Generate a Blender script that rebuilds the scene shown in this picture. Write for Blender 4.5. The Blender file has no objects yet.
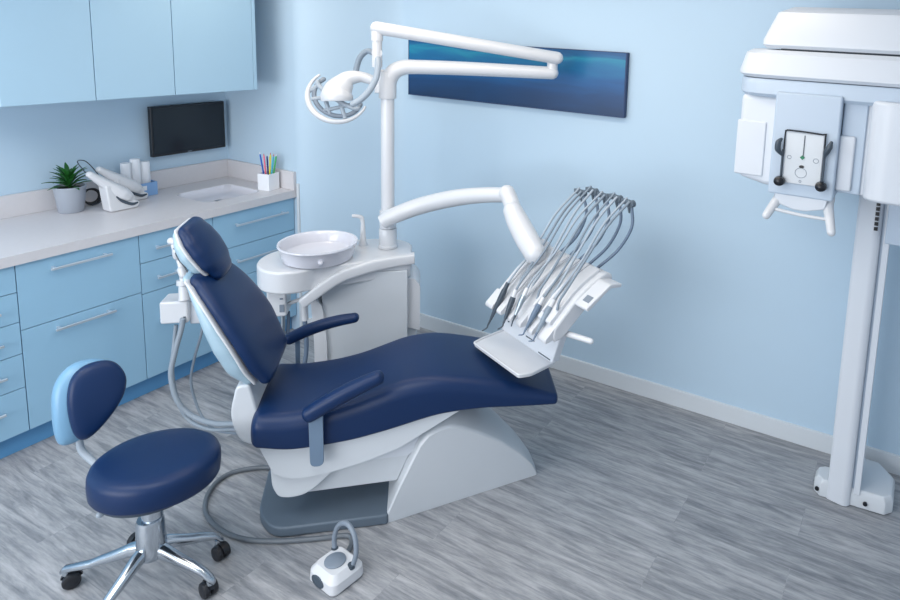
import bpy, bmesh, math, random
from mathutils import Vector as V, Matrix
random.seed(4)
PI = math.pi
COL = bpy.context.scene.collection
SC = bpy.context.scene

# ------------------------------------------------------------------ materials
def nt(m):
    m.use_nodes = True
    return m.node_tree.nodes, m.node_tree.links, m.node_tree.nodes['Principled BSDF']
def lin(c):
    return tuple(((x/255)/12.92 if x/255 <= .04045 else ((x/255+.055)/1.055)**2.4) for x in c)+(1,)
def mat(name, rgb, rough=.5, metal=0., noise=0., nscale=8., bump=0., bscale=200., coat=0., spec=None):
    m = bpy.data.materials.new(name); n, l, b = nt(m)
    b.inputs['Roughness'].default_value = rough; b.inputs['Metallic'].default_value = metal
    b.inputs['Coat Weight'].default_value = coat; b.inputs['Coat Roughness'].default_value = .15
    if spec is not None: b.inputs['Specular IOR Level'].default_value = spec
    tc = n.new('ShaderNodeTexCoord'); no = n.new('ShaderNodeTexNoise'); no.inputs['Scale'].default_value = nscale
    no.inputs['Detail'].default_value = 3
    l.new(tc.outputs['Object'], no.inputs['Vector'])
    mx = n.new('ShaderNodeMix'); mx.data_type = 'RGBA'
    c = lin(rgb); k = noise
    mx.inputs[6].default_value = tuple(x*(1-k) for x in c[:3])+(1,)
    mx.inputs[7].default_value = tuple(min(1, x*(1+k)) for x in c[:3])+(1,)
    l.new(no.outputs['Fac'], mx.inputs[0]); l.new(mx.outputs[2], b.inputs['Base Color'])
    if bump:
        n2 = n.new('ShaderNodeTexNoise'); n2.inputs['Scale'].default_value = bscale; n2.inputs['Detail'].default_value = 4
        l.new(tc.outputs['Object'], n2.inputs['Vector'])
        bp = n.new('ShaderNodeBump'); bp.inputs['Strength'].default_value = bump; bp.inputs['Distance'].default_value = .002
        l.new(n2.outputs['Fac'], bp.inputs['Height']); l.new(bp.outputs['Normal'], b.inputs['Normal'])
    return m
M = {}
M['wall'] = mat('wall_paint', (184, 208, 226), .62, noise=.015, nscale=2, bump=.08, bscale=120)
M['ceil'] = mat('ceiling_paint', (236, 240, 244), .8, noise=.01)
M['cab'] = mat('cabinet_blue', (150, 192, 219), .38, noise=.015, nscale=3)
M['cabside'] = mat('cabinet_carcass', (88, 146, 190), .5, noise=.01)
M['upper'] = mat('wall_cabinet_blue', (170, 203, 224), .38, noise=.015, nscale=3)
M['plinth'] = mat('plinth_blue', (92, 152, 200), .5, noise=.01)
M['gap'] = mat('dark_gap', (30, 55, 80), .8)
M['counter'] = mat('worktop_stone', (206, 205, 209), .35, noise=.03, nscale=60)
M['white'] = mat('white_plastic', (209, 212, 217), .28, noise=.01, coat=.2)
M['whitem'] = mat('white_enamel', (202, 208, 214), .33, noise=.01, coat=.15)
M['xwhite'] = mat('xray_white', (208, 214, 222), .38, noise=.01)
M['xgrey'] = mat('xray_pale_blue_grey', (182, 197, 213), .4, noise=.01)
M['porc'] = mat('porcelain', (212, 213, 222), .14, noise=.005, coat=.4)
M['trimw'] = mat('white_trim', (208, 215, 221), .45, noise=.01)
M['navy'] = mat('navy_vinyl', (12, 40, 80), .40, noise=.04, nscale=5, bump=.12, bscale=350, spec=.32)
M['shell'] = mat('pale_blue_shell', (160, 187, 202), .3, noise=.01, coat=.2)
M['stoolblue'] = mat('light_blue_shell', (114, 158, 190), .35, noise=.01)
M['slate'] = mat('slate_plate', (90, 104, 118), .5, noise=.04, bump=.1)
M['arm_metal'] = mat('armrest_metal', (118, 140, 164), .38, metal=.35, noise=.02)
M['chrome'] = mat('polished_aluminium', (196, 204, 212), .18, metal=1., noise=.02)
M['steel'] = mat('brushed_steel', (176, 186, 194), .32, metal=.9, noise=.03, nscale=30)
M['hand'] = mat('handle_aluminium', (205, 215, 224), .3, metal=.6, noise=.02)
M['greyp'] = mat('grey_plastic', (122, 134, 148), .4, noise=.02)
M['greyc'] = mat('clamp_grey', (92, 104, 116), .4, noise=.03)
M['greyd'] = mat('dark_grey_plastic', (62, 74, 86), .4, noise=.03)
M['hose'] = mat('grey_hose', (128, 142, 156), .42, noise=.02)
M['hosel'] = mat('light_grey_hose', (158, 170, 182), .4, noise=.02)
M['hosed'] = mat('slate_hose', (98, 116, 138), .42, noise=.02)
M['black'] = mat('black_plastic', (16, 20, 28), .35, noise=.02)
M['screen'] = mat('screen_glass', (14, 22, 32), .22, noise=.02)
M['rubber'] = mat('black_rubber', (24, 27, 34), .5, noise=.05)
M['leaf'] = mat('leaf_green', (34, 96, 38), .42, noise=.35, nscale=25)
M['soil'] = mat('soil', (38, 28, 24), .95, noise=.4, nscale=90, bump=.8, bscale=90)
M['pot'] = mat('pot_ceramic', (158, 166, 178), .4, noise=.02)
M['box'] = mat('blue_box', (128, 168, 214), .5, noise=.03)
M['paper'] = mat('white_paper', (232, 236, 242), .7, noise=.01)
M['green'] = mat('green_mark', (20, 120, 84), .4)
for k, c in dict(pblue=(28, 92, 190), pnavy=(30, 50, 130), ppink=(226, 110, 140), pred=(196, 60, 70), pyel=(214, 208, 60), pgreen=(60, 180, 90), pteal=(40, 170, 190)).items():
    M[k] = mat('pen_'+k[1:], c, .4, noise=.03)

def corrugated(name, rgb):
    m = mat(name, rgb, .45); return m
M['cable'] = mat('floor_cable_grey', (98, 106, 114), .45, noise=.03)
M['corr'] = mat('corrugated_hose', (140, 152, 164), .45, noise=.03)

def floor_mat():
    m = bpy.data.materials.new('grey_wood_vinyl'); n, l, b = nt(m)
    tc = n.new('ShaderNodeTexCoord')
    br = n.new('ShaderNodeTexBrick'); br.offset = .37; br.inputs['Scale'].default_value = 1
    br.inputs['Brick Width'].default_value = 1.22; br.inputs['Row Height'].default_value = .18
    br.inputs['Mortar Size'].default_value = .0012; br.inputs['Mortar Smooth'].default_value = .3
    br.inputs['Color1'].default_value = (0, 0, 0, 1); br.inputs['Color2'].default_value = (1, 1, 1, 1); br.inputs['Mortar'].default_value = (.5, .5, .5, 1)
    l.new(tc.outputs['Object'], br.inputs['Vector'])
    # offset grain per plank
    vm = n.new('ShaderNodeVectorMath'); vm.operation = 'MULTIPLY_ADD'
    sc = n.new('ShaderNodeVectorMath'); sc.operation = 'SCALE'; sc.inputs['Scale'].default_value = 7.3
    l.new(br.outputs['Color'], sc.inputs[0])
    vm.inputs[1].default_value = (2.6, 26, 1)
    l.new(tc.outputs['Object'], vm.inputs[0]); l.new(sc.outputs[0], vm.inputs[2])
    g1 = n.new('ShaderNodeTexNoise'); g1.inputs['Scale'].default_value = 1.4; g1.inputs['Detail'].default_value = 8; g1.inputs['Roughness'].default_value = .62; g1.inputs['Distortion'].default_value = .6
    l.new(vm.outputs[0], g1.inputs['Vector'])
    vm2 = n.new('ShaderNodeVectorMath'); vm2.operation = 'MULTIPLY_ADD'; vm2.inputs[1].default_value = (13, 100, 1)
    l.new(tc.outputs['Object'], vm2.inputs[0]); l.new(sc.outputs[0], vm2.inputs[2])
    g2 = n.new('ShaderNodeTexNoise'); g2.inputs['Scale'].default_value = 1.5; g2.inputs['Detail'].default_value = 6; g2.inputs['Roughness'].default_value = .7
    l.new(vm2.outputs[0], g2.inputs['Vector'])
    add = n.new('ShaderNodeMath'); add.operation = 'MULTIPLY_ADD'; add.inputs[1].default_value = .45
    l.new(g2.outputs['Fac'], add.inputs[0]); l.new(g1.outputs['Fac'], add.inputs[2])
    vm3 = n.new('ShaderNodeVectorMath'); vm3.operation = 'MULTIPLY_ADD'; vm3.inputs[1].default_value = (1.6, 9, 1)
    l.new(tc.outputs['Object'], vm3.inputs[0]); l.new(sc.outputs[0], vm3.inputs[2])
    g3 = n.new('ShaderNodeTexNoise'); g3.inputs['Scale'].default_value = 1.9; g3.inputs['Detail'].default_value = 5; g3.inputs['Distortion'].default_value = 1.4
    l.new(vm3.outputs[0], g3.inputs['Vector'])
    ad3 = n.new('ShaderNodeMath'); ad3.operation = 'MULTIPLY_ADD'; ad3.inputs[1].default_value = .34
    l.new(g3.outputs['Fac'], ad3.inputs[0]); l.new(add.outputs[0], ad3.inputs[2])
    sb3 = n.new('ShaderNodeMath'); sb3.operation = 'SUBTRACT'; sb3.inputs[1].default_value = .17
    l.new(ad3.outputs[0], sb3.inputs[0]); add = sb3
    sep = n.new('ShaderNodeSeparateColor'); l.new(br.outputs['Color'], sep.inputs[0])
    add2 = n.new('ShaderNodeMath'); add2.operation = 'MULTIPLY_ADD'; add2.inputs[1].default_value = .07
    l.new(sep.outputs[0], add2.inputs[0]); l.new(add.outputs[0], add2.inputs[2])
    cr = n.new('ShaderNodeValToRGB'); e = cr.color_ramp.elements
    e[0].position = .52; e[0].color = lin((112, 116, 123)); e[1].position = 1.0; e[1].color = lin((180, 181, 185))
    e2 = cr.color_ramp.elements.new(.68); e2.color = lin((136, 139, 144))
    e3 = cr.color_ramp.elements.new(.82); e3.color = lin((158, 160, 164))
    l.new(add2.outputs[0], cr.inputs[0])
    mx = n.new('ShaderNodeMix'); mx.data_type = 'RGBA'; mx.blend_type = 'MULTIPLY'
    mx.inputs[7].default_value = lin((200, 202, 206))
    mr = n.new('ShaderNodeMath'); mr.operation = 'MULTIPLY'; mr.inputs[1].default_value = .22
    l.new(br.outputs['Fac'], mr.inputs[0]); l.new(mr.outputs[0], mx.inputs[0])
    l.new(cr.outputs[0], mx.inputs[6]); l.new(mx.outputs[2], b.inputs['Base Color'])
    b.inputs['Roughness'].default_value = .46
    bp = n.new('ShaderNodeBump'); bp.inputs['Strength'].default_value = .15; bp.inputs['Distance'].default_value = .001
    l.new(add.outputs[0], bp.inputs['Height']); l.new(bp.outputs['Normal'], b.inputs['Normal'])
    return m
M['floor'] = floor_mat()

def art_mat():
    m = bpy.data.materials.new('painted_sea'); n, l, b = nt(m)
    tc = n.new('ShaderNodeTexCoord'); mp = n.new('ShaderNodeMapping'); mp.inputs['Scale'].default_value = (1, 1, 3.2)
    l.new(tc.outputs['Object'], mp.inputs['Vector'])
    st = n.new('ShaderNodeVectorMath'); st.operation = 'MULTIPLY'; st.inputs[1].default_value = (1.3, 1, 8)
    mp.inputs['Rotation'].default_value = (0, .0, 0)
    l.new(tc.outputs['Object'], st.inputs[0])
    no = n.new('ShaderNodeTexNoise'); no.inputs['Scale'].default_value = 2.2; no.inputs['Detail'].default_value = 6; no.inputs['Distortion'].default_value = .4
    l.new(st.outputs[0], no.inputs['Vector'])
    sp = n.new('ShaderNodeSeparateXYZ'); l.new(tc.outputs['Object'], sp.inputs[0])
    # height above the bottom edge (0 .. .325)
    a = n.new('ShaderNodeMath'); a.operation = 'MULTIPLY_ADD'; a.inputs[1].default_value = 3.1; a.inputs[2].default_value = -.22
    l.new(sp.outputs['Z'], a.inputs[0])
    c = n.new('ShaderNodeMath'); c.operation = 'MULTIPLY_ADD'; c.inputs[1].default_value = .45
    l.new(no.outputs['Fac'], c.inputs[0]); l.new(a.outputs[0], c.inputs[2])
    cr = n.new('ShaderNodeValToRGB'); e = cr.color_ramp.elements
    e[0].position = 0; e[0].color = lin((6, 46, 84)); e[1].position = 1; e[1].color = lin((10, 78, 128))
    for p_, q in ((.3, (5, 60, 108)), (.55, (4, 82, 138)), (.76, (6, 104, 150)), (.86, (22, 130, 160)), (.93, (6, 92, 140))):
        x = cr.color_ramp.elements.new(p_); x.color = lin(q)
    l.new(c.outputs[0], cr.inputs[0]); l.new(cr.outputs[0], b.inputs['Base Color']); b.inputs['Roughness'].default_value = .4
    return m
M['art'] = art_mat()

# ------------------------------------------------------------------ mesh helpers
def box(bm, c, s, rot=None):
    mt = Matrix.Translation(c)
    if rot is not None: mt = mt @ rot
    bmesh.ops.create_cube(bm, size=1, matrix=mt @ Matrix.Diagonal((s[0], s[1], s[2], 1)))
def bx(bm, x0, x1, y0, y1, z0, z1):
    box(bm, ((x0+x1)/2, (y0+y1)/2, (z0+z1)/2), (abs(x1-x0), abs(y1-y0), abs(z1-z0)))
def cr_spline(pts, n=6):
    pts = [V(p) for p in pts]
    if len(pts) < 3: return pts
    P = [2*pts[0]-pts[1]]+pts+[2*pts[-1]-pts[-2]]; out = []
    for i in range(1, len(P)-2):
        for k in range(n):
            t = k/n; a, b, c, d = P[i-1], P[i], P[i+1], P[i+2]
            out.append(.5*((2*b)+(c-a)*t+(2*a-5*b+4*c-d)*t*t+(3*b-a-3*c+d)*t**3))
    out.append(pts[-1]); return out
def lerp_list(rs, m):
    if not isinstance(rs, (list, tuple)): return [rs]*m
    out = []
    for i in range(m):
        t = i/(m-1)*(len(rs)-1); k = min(int(t), len(rs)-2); out.append(rs[k]+(rs[k+1]-rs[k])*(t-k))
    return out
def skin(bm, loops, cap=True, closed=False):
    vs = [[bm.verts.new(p) for p in lp] for lp in loops]
    n = len(vs[0]); R = len(vs)
    for i in range(R if closed else R-1):
        a, b = vs[i], vs[(i+1) % R]
        for j in range(n):
            bm.faces.new((a[j], a[(j+1) % n], b[(j+1) % n], b[j]))
    if cap and not closed:
        bm.faces.new(list(reversed(vs[0]))); bm.faces.new(vs[-1])
def tube(bm, pts, r, seg=12, smooth=6, round_caps=False, squash=1., upv=(0, 0, 1), closed=False):
    P = cr_spline(pts, smooth) if smooth else [V(p) for p in pts]
    rs = lerp_list(r, len(P))
    if round_caps and not closed:
        d0 = (P[0]-P[1]).normalized(); d1 = (P[-1]-P[-2]).normalized(); r0, r1 = rs[0], rs[-1]
        pre = [(P[0]+d0*r0*math.sin(a), r0*math.cos(a)) for a in (1.45, 1.1, .75, .38)]
        post = [(P[-1]+d1*r1*math.sin(a), r1*math.cos(a)) for a in (.38, .75, 1.1, 1.45)]
        P = [q[0] for q in pre]+P+[q[0] for q in post]; rs = [q[1] for q in pre]+rs+[q[1] for q in post]
    loops = []; u = V(upv); N = len(P)
    for i, p in enumerate(P):
        if closed: t = (P[(i+1) % N]-P[i-1]).normalized()
        else: t = (P[min(i+1, N-1)]-P[max(i-1, 0)]).normalized()
        s = u.cross(t)
        if s.length < 1e-3: s = V((1, 0, 0)).cross(t)
        if s.length < 1e-3: s = V((0, 1, 0)).cross(t)
        s.normalize(); w = t.cross(s).normalized()
        if not closed: u = w
        loops.append([p+s*rs[i]*math.cos(a)+w*rs[i]*squash*math.sin(a) for a in [2*PI*k/seg for k in range(seg)]])
    skin(bm, loops, True, closed)
def lathe(bm, prof, c=(0, 0, 0), seg=32, Mx=None):
    vs = []; c = V(c)
    for r, z in prof:
        vs.append([bm.verts.new(c+V((r*math.cos(2*PI*k/seg), r*math.sin(2*PI*k/seg), z))) for k in range(seg)])
    for i in range(len(vs)-1):
        for j in range(seg):
            bm.faces.new((vs[i][j], vs[i][(j+1) % seg], vs[i+1][(j+1) % seg], vs[i+1][j]))
    bm.faces.new(list(reversed(vs[0]))); bm.faces.new(vs[-1])
    if Mx is not None:
        bmesh.ops.transform(bm, matrix=Mx, verts=[v for l in vs for v in l])
def cyl(bm, a, b, r, seg=20, r2=None):
    tube(bm, [a, b], [r, r if r2 is None else r2], seg, 0)
def prism(bm, poly, a0, a1, axis='y'):
    """polygon in the two other axes, extruded along axis from a0 to a1"""
    def pt(p, a):
        return {'y': (p[0], a, p[1]), 'x': (a, p[0], p[1]), 'z': (p[0], p[1], a)}[axis]
    skin(bm, [[V(pt(p, a0)) for p in poly], [V(pt(p, a1)) for p in poly]])
def smooth_poly(poly, n=5):
    P = [V((p[0], p[1], 0)) for p in poly]; N = len(P); out = []
    for i in range(N):
        a, b, c, d = P[i-1], P[i], P[(i+1) % N], P[(i+2) % N]
        for k in range(n):
            t = k/n; q = .5*((2*b)+(c-a)*t+(2*a-5*b+4*c-d)*t*t+(3*b-a-3*c+d)*t**3); out.append((q.x, q.y))
    return out
def round_poly(poly, r, n=5):
    """polygon with rounded corners; r a number or list"""
    N = len(poly); out = []; rr = r if isinstance(r, (list, tuple)) else [r]*N
    for i in range(N):
        p = V((*poly[i], 0)); a = V((*poly[i-1], 0)); b = V((*poly[(i+1) % N], 0))
        da = (a-p); db = (b-p); k = min(rr[i], da.length*.48, db.length*.48)
        if k <= 1e-5: out.append((p.x, p.y)); continue
        A = p+da.normalized()*k; B = p+db.normalized()*k
        for j in range(n+1):
            t = j/n; q = A*(1-t)**2+p*2*t*(1-t)+B*t*t; out.append((q.x, q.y))
    return out
def sell(w, h, n=32, e=3.2):
    out = []
    for k in range(n):
        a = 2*PI*k/n; c, s = math.cos(a), math.sin(a)
        out.append((w*math.copysign(abs(c)**(2/e), c), h*math.copysign(abs(s)**(2/e), s)))
    return out
def pad(bm, st, e=3.2, n=36, endr=.03, steps=5, crown=0.):
    """cushion loft: st = list of (centre xyz, across unit vector, half width, thickness normal, half thickness);
       rounded ends"""
    C_ = [V(s[0]) for s in st]
    sm = cr_spline(C_, 5); m = len(sm)
    W = lerp_list([s[2] for s in st], m); T = lerp_list([s[4] for s in st], m)
    A = V(st[0][1]).normalized()
    loops = []; L = [0]
    for i in range(1, m): L.append(L[-1]+(sm[i]-sm[i-1]).length)
    tot = L[-1]
    def frame(i):
        t = (sm[min(i+1, m-1)]-sm[max(i-1, 0)]).normalized(); nn = t.cross(A).normalized(); return t, nn
    def loop(p, nn, w, h):
        return [p+A*x+nn*(y+(crown*(1-(x/max(w, 1e-6))**2) if y > 0 else 0)) for x, y in sell(w, h, n, e)]
    t, nn = frame(0)
    for k in range(steps):
        a = PI/2*(1-k/steps); d = endr*math.sin(a); f = 1-math.cos(a)
        loops.append(loop(sm[0]-t*d+t*0, nn, max(W[0]-endr*f, .002), max(T[0]-min(endr, T[0]*.93)*f, .002)))
    for i in range(m):
        t, nn = frame(i); loops.append(loop(sm[i], nn, W[i], T[i]))
    for k in range(1, steps+1):
        a = PI/2*(k/steps); d = endr*math.sin(a); f = 1-math.cos(a)
        loops.append(loop(sm[-1]+t*d, nn, max(W[-1]-endr*f, .002), max(T[-1]-min(endr, T[-1]*.93)*f, .002)))
    skin(bm, loops)

# ------------------------------------------------------------------ objects
MW = {}
def obj(name, bm, m, parent=None, F=Matrix(), bevel=0., seg=3, sharp=38, sub=0, label=None):
    PM = MW[parent.name] if parent else Matrix()
    bm.transform(PM.inverted() @ F)
    bmesh.ops.recalc_face_normals(bm, faces=bm.faces)
    for f in bm.faces: f.smooth = True
    for e in bm.edges:
        e.smooth = not (len(e.link_faces) == 2 and e.calc_face_angle(0) > math.radians(sharp))
    me = bpy.data.meshes.new(name); bm.to_mesh(me); bm.free()
    mats = m if isinstance(m, (list, tuple)) else [m]
    for q in mats: me.materials.append(M[q] if isinstance(q, str) else q)
    o = bpy.data.objects.new(name, me); COL.objects.link(o)
    if parent: o.parent = parent
    MW[o.name] = PM
    if bevel:
        b = o.modifiers.new('edge', 'BEVEL'); b.width = bevel; b.segments = seg; b.limit_method = 'ANGLE'; b.angle_limit = math.radians(32)
        b.harden_normals = True; b.use_clamp_overlap = True
    if sub:
        s = o.modifiers.new('sub', 'SUBSURF'); s.levels = sub; s.render_levels = sub
    if label: o['label'] = label
    return o
def thing(name, label, cat, loc=(0, 0, 0), rz=0, group=None):
    o = bpy.data.objects.new(name, None); COL.objects.link(o); o.empty_display_size = .05
    o.location = loc; o.rotation_euler = (0, 0, rz); o['label'] = label; o['category'] = cat
    if group: o['group'] = group
    MW[o.name] = Matrix.Translation(loc) @ Matrix.Rotation(rz, 4, 'Z'); return o
def tag(o, label, cat, group=None):
    o['label'] = label; o['category'] = cat
    if group: o['group'] = group
    return o
def struct(name, bm, m, **k):
    o = obj(name, bm, m, **k); o['kind'] = 'structure'; return o
B = bmesh.new

# ================================================================== SETTING
WY = .44
bm = B(); bx(bm, -.3, 6.2, -5.2, .9, -.1, 0); struct('floor', bm, 'floor')
bm = B(); bx(bm, -.3, 6.2, -5.2, .9, 2.45, 2.55); struct('ceiling', bm, 'ceil')
bm = B(); bx(bm, -.12, 0, -5.2, .9, 0, 2.45); struct('wall_left', bm, 'wall')
path = [(0, 0), (.3, 0), (.62, 0)]
for i in range(1, 25):
    t = i/24; path.append((.62+.46*t, WY*(.5-.5*math.cos(PI*t))))
path += [(1.5, WY), (6.2, WY)]
bm = B(); poly = path+[(6.2, .62), (0, .62)]
prism(bm, poly, 0, 2.45, 'z'); struct('wall_back', bm, 'wall', sharp=25)
# skirting along the back wall, following it
bm = B(); sp = [q for q in path if q[0] > .66]
front = []
for i, q in enumerate(sp):
    a = sp[max(0, i-1)]; b = sp[min(len(sp)-1, i+1)]; d = V((b[0]-a[0], b[1]-a[1], 0)).normalized(); front.append((q[0]+d.y*.013, q[1]-d.x*.013))
prism(bm, front+[(x, y+.003) for x, y in reversed(sp)], 0, .092, 'z'); struct('baseboard_back', bm, 'trimw', bevel=.003, sharp=25)
bm = B(); bx(bm, .632, .650, -.006, .006, 0, .94); struct('trim_1', bm, 'trimw', bevel=.002)

# ================================================================== BASE CABINETS (front x = .607)
FX = .607; CH = .9; CT = .044; PT = .102; G = .0035
def cab_handle(parent, y0, y1, z, fx):
    bm = B(); bx(bm, fx+.028, fx+.038, y0, y1, z-.005, z+.005)
    for y in (y0+.02, y1-.02): bx(bm, fx-.001, fx+.03, y-.005, y+.005, z-.004, z+.004)
    return obj('handle', bm, 'hand', parent, bevel=.0015, seg=2)
def base_cab(label, y0, y1, rows, hl):
    t = thing('base_cabinet', label, 'cabinet', (FX-.3, (y0+y1)/2, PT), 0, 'blue base cabinets')
    bm = B(); bx(bm, .03, FX-.021, y0+.0005, y1-.0005, PT, CH-CT-.012); obj('body', bm, 'cabside', t)
    for kind, z0, z1, hz, h0, h1 in rows:
        bm = B(); bx(bm, FX-.019, FX, y0+G/2, y1-G/2, z0+G/2, z1-G/2)
        o = obj(kind, bm, 'cab', t, bevel=.0012, seg=2)
        if h0 is not None: cab_handle(o, h0, h1, hz, FX)
    return t
TOP = CH-CT-.005
base_cab('blue base cabinet with five shallow drawers at the far left of the photo', -1.86, -1.373,
         [('drawer', .732, TOP, .79, -1.78, -1.46), ('drawer', .600, .732, .668, -1.78, -1.445), ('drawer', .458, .600, .53, -1.78, -1.445), ('drawer', .306, .458, .385, -1.78, -1.445), ('drawer', PT, .306, .23, -1.78, -1.46)], 0)
base_cab('wide blue base cabinet with two deep drawers and long bar handles', -1.373, -.886,
         [('drawer', .56, TOP, .803, -1.262, -1.02), ('drawer', PT, .56, .525, -1.262, -1.02)], 0)
base_cab('narrow blue base cabinet with two small drawers above a door, behind the headrest', -.886, -.513,
         [('drawer', .704, TOP, .774, -.826, -.70), ('drawer', .548, .704, .62, -.826, -.70), ('door', PT, .548, .395, -.826, -.70)], 0)
base_cab('blue base cabinet under the sink, beside the white end strip at the back wall', -.513, -.003,
         [('drawer', .652, TOP, .78, -.402, -.07), ('drawer', .47, .652, .572, -.402, -.07), ('drawer', PT, .47, .38, -.402, -.07)], 0)
bm = B(); bx(bm, .53, .557, -1.86, -.003, 0, PT-.001); o = obj('plinth_board', bm, 'plinth', bevel=.001); tag(o, 'blue toe-kick board along the floor under the base cabinets', 'plinth')

# worktop with an opening for the sink
wt = thing('worktop', 'pale grey stone worktop with upstand running along the blue base cabinets', 'worktop', (.31, -.9, CH-CT))
def rring(cx, cy, hx, hy, r, z, n=6):
    pts = [(cx-hx, cy-hy), (cx+hx, cy-hy), (cx+hx, cy+hy), (cx-hx, cy+hy)]
    return [V((x, y, z)) for x, y in round_poly(pts, r, n)]
SX, SY, SHX, SHY = .345, -.30, .155, .17
bm = B()
inner_t = rring(SX, SY, SHX, SHY, .06, CH); n_i = len(inner_t)
outp = []
for p in inner_t:     # matching outer ring on the slab's outline
    d = V((p.x-SX, p.y-SY, 0)); k = 1e9
    for c, lo, hi in ((0, 0, .627), (1, -.62, 0)):
        if d[c] > 1e-9: k = min(k, (hi-(SX, SY)[c])/d[c])
        if d[c] < -1e-9: k = min(k, (lo-(SX, SY)[c])/d[c])
    outp.append(V((SX+d.x*k, SY+d.y*k, CH)))
for c in ((0, -.62), (.627, -.62), (.627, 0), (0, 0)):
    j = min(range(n_i), key=lambda q: (outp[q]-V((*c, CH))).length); outp[j] = V((*c, CH))
dz = V((0, 0, -CT))
loops = [inner_t, outp, [p+dz for p in outp], [p+dz for p in inner_t]]
skin(bm, loops, False, True)
bx(bm, 0, .627, -1.9, -.62, CH-CT, CH)
bmesh.ops.remove_doubles(bm, verts=bm.verts, dist=1e-5)
obj('slab', bm, 'counter', wt, sharp=20)
bm = B(); bx(bm, 0.0, .02, -1.9, -.0, CH, 1.011); obj('upstand', bm, 'counter', wt, bevel=.002)
bm = B(); bx(bm, .0205, .627, -.02, -.0, CH, 1.011); obj('upstand', bm, 'counter', wt, bevel=.002)
# sink
sk = thing('sink', 'shallow white sink basin set into the stone worktop near the corner', 'sink', (SX, SY, CH-.06))
bm = B()
ls = [rring(SX, SY, SHX-.001, SHY-.001, .06, CH-.0015), rring(SX, SY, SHX-.004, SHY-.004, .058, CH-.0015), rring(SX, SY, SHX-.018, SHY-.018, .05, CH-.03), rring(SX, SY, SHX-.05, SHY-.05, .04, CH-.044), rring(SX, SY, .02, .02, .01, CH-.046),
      rring(SX, SY, .02, .02, .01, CH-.05), rring(SX, SY, SHX-.04, SHY-.04, .04, CH-.05), rring(SX, SY, SHX-.002, SHY-.002, .06, CH-.02)]
skin(bm, ls, False, True); obj('basin', bm, 'porc', sk, sharp=60)
bm = B(); lathe(bm, [(.004, 0), (.019, 0), (.021, .002), (.016, .004), (.005, .003)], (SX, SY, CH-.047), 20); obj('drain', bm, 'chrome', sk)

# ================================================================== WALL CABINETS (front x = .566)
UX = .566; UZ = 1.512; UT = 2.36
def wall_cab(label, y0, y1, end=False):
    t = thing('wall_cabinet', label, 'cabinet', (UX/2, (y0+y1)/2, UZ), 0, 'blue wall cabinets')
    ye = y1-.0005
    bm = B(); bx(bm, .002, UX-.021, y0+.0005, ye, UZ, UT); obj('body', bm, 'upper', t)
    bm = B(); bx(bm, UX-.019, UX, y0+G/2, y1-G/2, UZ, UT); obj('door', bm, 'upper', t, bevel=.0012, seg=2)
    if end:
        bm = B(); bx(bm, .002, UX, y1, y1+.02, UZ, UT); obj('end_panel', bm, 'upper', t, bevel=.001)
wall_cab('blue wall cabinet door at the far left, above the potted plant', -1.356, -1.0057)
wall_cab('blue wall cabinet in the middle of the three, above the curing lights', -1.0057, -.65)
wall_cab('blue wall cabinet nearest the room corner, above the black monitor', -.65, -.214, True)

# ================================================================== MONITOR
t = thing('monitor', 'black flat monitor mounted on the wall under the blue wall cabinets', 'monitor', (.0, -.272, 1.1))
bm = B(); bx(bm, .022, .05, -.486, -.046, 1.098, 1.388); obj('housing', bm, 'black', t, bevel=.004)
bm = B(); bx(bm, .0495, .0512, -.475, -.057, 1.114, 1.376); obj('screen', bm, 'screen', t)
bm = B(); bx(bm, .0, .024, -.33, -.21, 1.18, 1.30); obj('wall_bracket', bm, 'black', t)
bm = B(); bx(bm, .0495, .0515, -.285, -.262, 1.103, 1.108); obj('logo_badge', bm, 'greyp', t)

# ================================================================== PLANT
px_, py_ = .122, -.935
t = thing('potted_plant', 'small green leafy plant in a pale blue-grey pot on the worktop', 'plant', (px_, py_, CH))
bm = B(); lathe(bm, [(.01, .001), (.050, .001), (.054, .006), (.067, .122), (.069, .127), (.069, .133), (.063, .134), (.061, .122), (.059, .10), (.01, .10)], (px_, py_, CH), 40); obj('pot', bm, 'pot', t)
bm = B(); lathe(bm, [(.003, .095), (.0585, .102), (.0605, .119), (.045, .124), (.02, .127), (.002, .126)], (px_, py_, CH), 24); obj('soil', bm, 'soil', t)
bm = B()
def leaf(bm, base, az, el, L, w):
    d = V((math.cos(az), math.sin(az), 0)); side = V((-math.sin(az), math.cos(az), 0)); rows = []
    for i in range(8):
        s = i/7; bend = el-s*.65; 
        if i == 0: p = V(base)
        else: p = p+(d*math.cos(bend)+V((0, 0, 1))*math.sin(bend))*(L/7)
        ww = w*math.sin(PI*min(1, .12+s*.88))**.8
        up = (-d*math.sin(bend)+V((0, 0, 1))*math.cos(bend))
        rows.append([bm.verts.new(p-side*ww+up*ww*.35), bm.verts.new(p-up*.0012), bm.verts.new(p+side*ww+up*ww*.35), bm.verts.new(p+up*.0008)])
    for a, b in zip(rows, rows[1:]):
        for j in range(4): bm.faces.new((a[j], a[(j+1) % 4], b[(j+1) % 4], b[j]))
    bm.faces.new(list(reversed(rows[0]))); bm.faces.new(rows[-1])
for k in range(34):
    ring = k/34; az = k*2.39996; el = .42+1.05*ring+random.uniform(-.1, .1)
    leaf(bm, (px_+.012*math.cos(az), py_+.012*math.sin(az), CH+.125+.055*ring), az, el, random.uniform(.078, .105)*(1-.1*ring), .0105)
cyl(bm, (px_, py_, CH+.12), (px_, py_, CH+.20), .007, 8)
obj('foliage', bm, 'leaf', t)

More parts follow.
